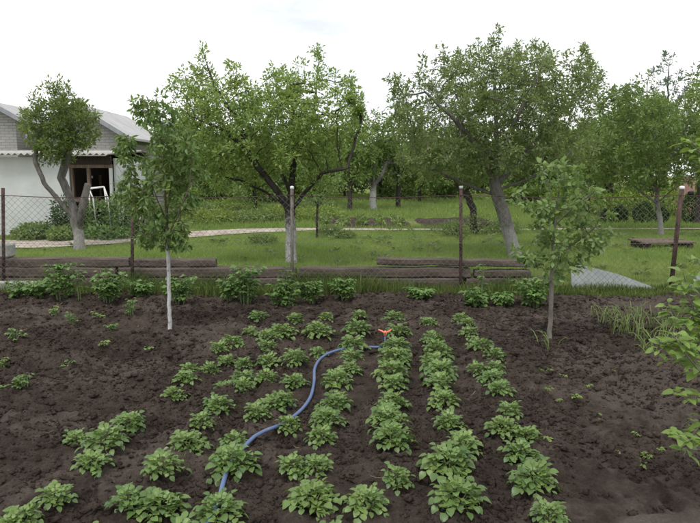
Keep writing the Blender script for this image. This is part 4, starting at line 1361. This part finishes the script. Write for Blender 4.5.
# ------------------------------------------------------------------ potatoes
def blade_mesh(v, f, base, d, nrm, L, Wd, rng, nsec=4, fold=.25, droop=.25):
    """one leaflet with midrib fold, curling tip"""
    d = d.normalized(); nrm = (nrm - d * nrm.dot(d)).normalized(); r = d.cross(nrm)
    b0 = len(v)
    v.append(tuple(base))
    rows = []
    tw = rng.uniform(-.25, .25)
    for i in range(1, nsec):
        s = i / nsec
        w = Wd * .5 * math.sin(math.pi * s ** .78) ** .62
        c = base + d * L * s - nrm * L * droop * s * s
        k = len(v)
        up = w * fold * (1 + rng.uniform(-.4, .4))
        v.append(tuple(c + r * w + nrm * (up + tw * w)))
        v.append(tuple(c))
        v.append(tuple(c - r * w + nrm * (up - tw * w)))
        rows.append(k)
    tip = len(v)
    v.append(tuple(base + d * L - nrm * L * droop * 1.15))
    k = rows[0]
    f += [(b0, k, k + 1), (b0, k + 1, k + 2)]
    for a, b in zip(rows[:-1], rows[1:]):
        f += [(a, b, b + 1, a + 1), (a + 1, b + 1, b + 2, a + 2)]
    k = rows[-1]
    f += [(k, tip, k + 1), (k + 1, tip, k + 2)]


def compound_leaf(seed):
    rng = random.Random(seed)
    v, f = [], []
    T = .14
    def cur(s): return Vector((T * s * .72, 0, T * (.16 * s - .34 * s * s)))
    for s, L in ((.32, .044), (.64, .054)):
        for sg in (-1, 1):
            p = cur(s + rng.uniform(-.05, .05))
            dd = Vector((.45 + rng.uniform(-.1, .2), sg, rng.uniform(-.15, .25)))
            blade_mesh(v, f, p + dd.normalized() * .005, dd, Vector((rng.uniform(-.3, .3), rng.uniform(-.3, .3), 1)), L * rng.uniform(.85, 1.2), L * .9, rng)
    blade_mesh(v, f, cur(.95), Vector((1, rng.uniform(-.2, .2), -.35)), Vector((.3, 0, 1)), .066 * rng.uniform(.9, 1.15), .056, rng)
    mb = MB()
    mb.poly(v, f)
    mb.tube([cur(0), cur(.5), cur(.97)], [.0024, .002, .0014], 3, cap=False)
    me_ = mb.mesh('leaf')
    me_.polygons.foreach_set('use_smooth', [True] * len(me_.polygons))
    me_.materials.append(M['potato'])
    return me_


PL = [compound_leaf(600 + k) for k in range(9)]
PSTEM = []
for k in range(4):
    rng = random.Random(k)
    mb = MB()
    for j in range(5):
        a = j * 1.26 + rng.random()
        mb.tube([(math.cos(a) * .015, math.sin(a) * .015, -.02), (math.cos(a) * .03, math.sin(a) * .03, .05), (math.cos(a) * .055, math.sin(a) * .055, .105)], [.006, .005, .003], 5, cap=False)
    me_ = mb.mesh('stems', True); me_.materials.append(M['potato_stem'])
    PSTEM.append(me_)

ROWLAB = ['potato plant in the outer row on the onion side of the bed', 'potato plant in the second row in from the onion side', 'potato plant in the row that holds the orange sprinkler',
          'potato plant in the row between the sprinkler row and the hose bend', 'potato plant in the row that the blue hose runs along',
          'potato plant in the second row in from the whitewashed sapling', 'potato plant in the outer row nearest the whitewashed sapling']


HP = [(190, 575), (205, 540), (219, 512), (226, 490), (233, 474), (246, 456), (263, 440), (284, 428), (301, 415), (310, 402), (314, 386), (315, 371), (323, 360), (342, 354), (364, 351), (383, 350)]
HOSE_LINE = [on((a[0] * (4 - j) + b[0] * j) / 4, (a[1] * (4 - j) + b[1] * j) / 4, .035) for a, b in zip(HP[:-1], HP[1:]) for j in range(4)]


def potato(px, py, wpx, seed):
    rng = random.Random(seed)
    g0 = on(px, py, .06)
    u = g0.y / FPX
    R = wpx * u / 2
    x, y = g0.x, g0.y
    c = row_coord(x, y)
    r = min(range(7), key=lambda k: abs(ROWS[k] - c))
    s = R / .15
    dh = min((Vector((p.x, p.y)) - Vector((x, y))).length for p in HOSE_LINE)
    lab = 'potato plant crossed or touched by the blue hose' if dh < .08 else ROWLAB[r]
    lab = ('large bushy ' if R > .112 else 'small ' if R < .078 else 'middling ') + lab
    b = thing('potato_plant', lab, 'potato plant', (x, y, sz(x, y) - .005), rng.random() * 6.28, lab.replace('potato plant', 'potato plants'))
    s2 = max(.65, min(1.15, s))
    ob('stems', PSTEM[seed % 4], None, b, (0, 0, 0), None, (s2, s2, s2 * .72))
    n = max(12, int(17 + 25 * min(1.4, s)))
    a0 = rng.random() * 6.28
    asym = rng.random() * 6.28
    for k in range(n):
        q = (k + .5) / n
        a = a0 + k * 2.39996 + rng.uniform(-.3, .3)
        el = math.radians(46 - 58 * q + rng.uniform(-12, 12))
        rr = R * (.08 + .37 * q) * rng.uniform(.7, 1.2) * (1 + .25 * math.cos(a - asym))
        h = (.098 - .05 * q) * s2 * rng.uniform(.8, 1.2)
        sc = max(.46, min(.92, .82 * s * (.72 + .28 * q))) * rng.uniform(.8, 1.15)
        ob('leaf', PL[rng.randrange(9)], None, b, (math.cos(a) * rr, math.sin(a) * rr, h), (rng.uniform(-.35, .35), -el, a), (sc, sc, sc))
    return b


POT = [(258, 318, 20), (250, 332, 20), (232, 343, 25), (218, 351, 16), (227, 360, 15), (282, 332, 30), (268, 340, 22), (267, 349, 20), (295, 319, 21), (268, 360, 26), (243, 364, 19),
       (190, 371, 23), (210, 370, 21), (186, 383, 25), (174, 395, 29), (243, 378, 25), (266, 378, 27), (224, 387, 27), (243, 389, 23), (217, 407, 35), (275, 407, 35), (257, 417, 27),
       (318, 334, 30), (326, 318, 15), (359, 317, 17), (357, 332, 28), (353, 347, 30), (351, 360, 28), (296, 363, 29), (318, 353, 16), (294, 384, 31), (351, 373, 26), (338, 385, 34),
       (337, 403, 34), (325, 416, 24), (284, 407, 16), (394, 318, 22), (398, 332, 25), (397, 347, 34), (396, 359, 36), (393, 377, 36), (393, 389, 30), (394, 404, 33), (386, 416, 30), (429, 324, 20), (433, 340, 26), (437, 353, 33), (434, 367, 33),
       (441, 376, 34), (439, 389, 32), (444, 407, 32), (460, 320, 17), (468, 325, 17), (469, 335, 18), (481, 349, 27), (495, 354, 26), (477, 371, 20), (495, 369, 18), (492, 381, 30), (499, 395, 29), (510, 416, 23),
       (130, 427, 36), (75, 438, 18), (108, 446, 44), (92, 468, 38), (56, 503, 34), (25, 524, 40), (202, 426, 24), (187, 445, 44), (162, 473, 44), (160, 504, 58), (128, 506, 32), (234, 445, 30), (232, 470, 54),
       (220, 514, 56), (289, 425, 22), (327, 422, 36), (322, 442, 32), (292, 473, 30), (317, 472, 36), (311, 503, 58), (387, 425, 42), (392, 442, 44), (397, 483, 30), (369, 511, 48), (448, 427, 34), (462, 450, 42),
       (449, 470, 56), (458, 507, 58), (502, 431, 36), (525, 435, 28), (520, 458, 42), (534, 484, 54), (548, 522, 38), (10, 532, 36), (180, 540, 60), (90, 545, 44), (330, 545, 60), (398, 548, 50), (485, 552, 56), (250, 553, 56)]
for k, (a, b, w) in enumerate(POT):
    potato(a, b + w * .08, w * 1.03, 700 + k)

# ------------------------------------------------------------------ hose and sprinkler
pts = []
for i in range(len(HP) - 1):
    p0, p1, p2, p3 = [Vector(HP[min(max(i + d, 0), len(HP) - 1)]) for d in (-1, 0, 1, 2)]
    for k in range(6):
        t_ = k / 6
        q = .5 * ((2 * p1) + (p2 - p0) * t_ + (2 * p0 - 5 * p1 + 4 * p2 - p3) * t_ ** 2 + (3 * p1 - p0 - 3 * p2 + p3) * t_ ** 3)
        pts.append(on(q.x, q.y, .035))
pts.append(on(383, 350, .035))
zs = np.array([sz(p.x, p.y) for p in pts])
zs = np.array([zs[max(0, i - 3):i + 4].max() for i in range(len(zs))])
zs = np.convolve(np.pad(zs, 4, 'edge'), np.ones(9) / 9, 'valid')
hp = [Vector((p.x, p.y, float(z) + .006)) for p, z in zip(pts, zs)]
hb = Vector((hp[0].x, hp[0].y, 0))
ho = MB().tube([p - hb for p in hp], .0128, 10).build('garden_hose', M['hose'], None, True, loc=hb)
tag(ho, 'blue garden hose winding between the potato rows', 'hose')
e = hp[-1]
spk = thing('sprinkler', 'small orange plastic sprinkler at the end of the blue hose', 'sprinkler', (e.x + .02, e.y, sz(e.x, e.y)))
spk.scale = (.85, .85, .95)
MB().tube([(0, 0, -.04), (0, 0, .03), (0, 0, .13)], [.004, .01, .01], 8).build('spike', M['hose'], spk, True)
MB().tube([(0, 0, .125), (0, 0, .15), (0, 0, .175)], [.016, .02, .01], 10).build('hub', M['orange'], spk, True)
for k in range(3):
    a = k * 2.094 + .4
    d = Vector((math.cos(a), math.sin(a), 0)); s_ = Vector((-math.sin(a), math.cos(a), 0))
    MB().tube([(0, 0, .15), tuple(d * .045 + Vector((0, 0, .165))), tuple(d * .085 + s_ * .015 + Vector((0, 0, .178)))], [.011, .01, .008], 7).build('arm', M['orange'], spk, True)

# ------------------------------------------------------------------ young apple tree at the edge of the bed
YB = 2.75
yb = at(716, 500, YB); yb.z = sz(yb.x, yb.y) - .01
ya = thing('apple_sapling', 'slender young apple tree with large bright leaves at the bed edge', 'sapling', yb)
def yp(px, py, dy=0.0): return at(px, py, YB + dy) - yb
twigs = [([Vector((0, 0, 0)), yp(722, 430), yp(718, 330), yp(722, 230), yp(712, 130)], [.014, .012, .01, .007, .004], 0),
         ([yp(720, 390), yp(700, 352, -.05), yp(678, 340, -.08), yp(657, 352, -.1)], [.006, .005, .004, .002], 14),
         ([yp(718, 360), yp(700, 325, .03), yp(690, 300, .05), yp(683, 272, .05)], [.006, .005, .004, .002], 15),
         ([yp(720, 420), yp(706, 400, -.1), yp(690, 398, -.15), yp(676, 392, -.17)], [.005, .004, .003, .002], 6),
         ([yp(722, 450), yp(706, 442, -.12), yp(690, 440, -.18), yp(674, 434, -.2)], [.005, .004, .003, .002], 8),
         ([yp(720, 200), yp(708, 165, 0), yp(697, 148, 0), yp(690, 140, 0)], [.004, .0035, .003, .002], 6),
         ([yp(719, 300), yp(706, 280, 0), yp(697, 258, 0)], [.004, .003, .002], 5),
         ([yp(718, 345), yp(696, 335, .12), yp(676, 318, .15), yp(668, 305, .16)], [.005, .004, .003, .002], 11),
         ([yp(719, 380), yp(700, 372, -.12), yp(684, 352, -.16), yp(672, 332, -.16)], [.005, .004, .003, .002], 9),
         ([yp(718, 360), yp(706, 368, .1), yp(694, 372, .15)], [.004, .003, .002], 6),
         ([yp(718, 350), yp(702, 340, .05), yp(686, 356, .02), yp(668, 362, 0)], [.005, .004, .003, .002], 10),
         ([yp(719, 400), yp(704, 420, -.05), yp(694, 432, -.08), yp(684, 455, -.1)], [.004, .004, .003, .002], 8),
         ([yp(718, 320), yp(704, 310, .05), yp(694, 318, .02), yp(682, 330, 0)], [.004, .004, .003, .002], 9)]
mb = MB()
for pts_, rs, n_ in twigs: mb.tube(pts_, rs, 7, cap=False)
mb.build('stem', bark_grey, ya, True)
YL = []
for k in range(6):
    rng = random.Random(900 + k)
    v, f = [], []
    blade_mesh(v, f, Vector((0, 0, 0)), Vector((1, 0, .1)), Vector((0, 0, 1)), .07, .04 + .006 * (k % 3), rng, nsec=7, fold=.22, droop=.18 + .12 * (k % 3))
    mbl = MB().poly(v, f)
    mbl.tube([(-.018, 0, -.003), (.0, 0, 0)], .0011, 3, cap=False)
    me_ = mbl.mesh('leaf', True); me_.materials.append(M['young'])
    YL.append(me_)
rng = random.Random(77)
for pts_, rs, n_ in twigs:
    n_ = int(n_ * 4.2)
    for k in range(n_):
        s = (.25 + .75 * (k + .5) / n_) * (len(pts_) - 1)
        i_ = min(int(s), len(pts_) - 2)
        q = pts_[i_].lerp(pts_[i_ + 1], s - i_)
        a = k * 2.4 + rng.uniform(-.4, .4)
        sc = rng.uniform(.45, .85)
        el = rng.uniform(-.35, .55)
        off = Vector((math.cos(a) * math.cos(el), math.sin(a) * math.cos(el), math.sin(el))) * (.02 + .03 * rng.random()) * sc
        ob('leaf', YL[rng.randrange(6)], None, ya, q + off, (rng.uniform(-.5, .5), -el, a), (sc, sc, sc))

# straw and dead stalks
n = 80
x = (RNG.random(n) - .5) * 8; y = 2.2 + RNG.random(n) * 6
mb = MB()
for a, b in zip(x, y):
    t_ = RNG.random() * 3.14; L = .015 + .035 * RNG.random()
    z = sz(a, b) + .008
    mb.tube([(a - math.cos(t_) * L, b - math.sin(t_) * L, z + .004), (a, b, z), (a + math.cos(t_) * L, b + math.sin(t_) * L, z + .01)], .0016, 3, cap=False)
tag(mb.build('straw', M['straw'], None), 'scattered dry stalks lying on the soil', 'straw', kind='stuff')
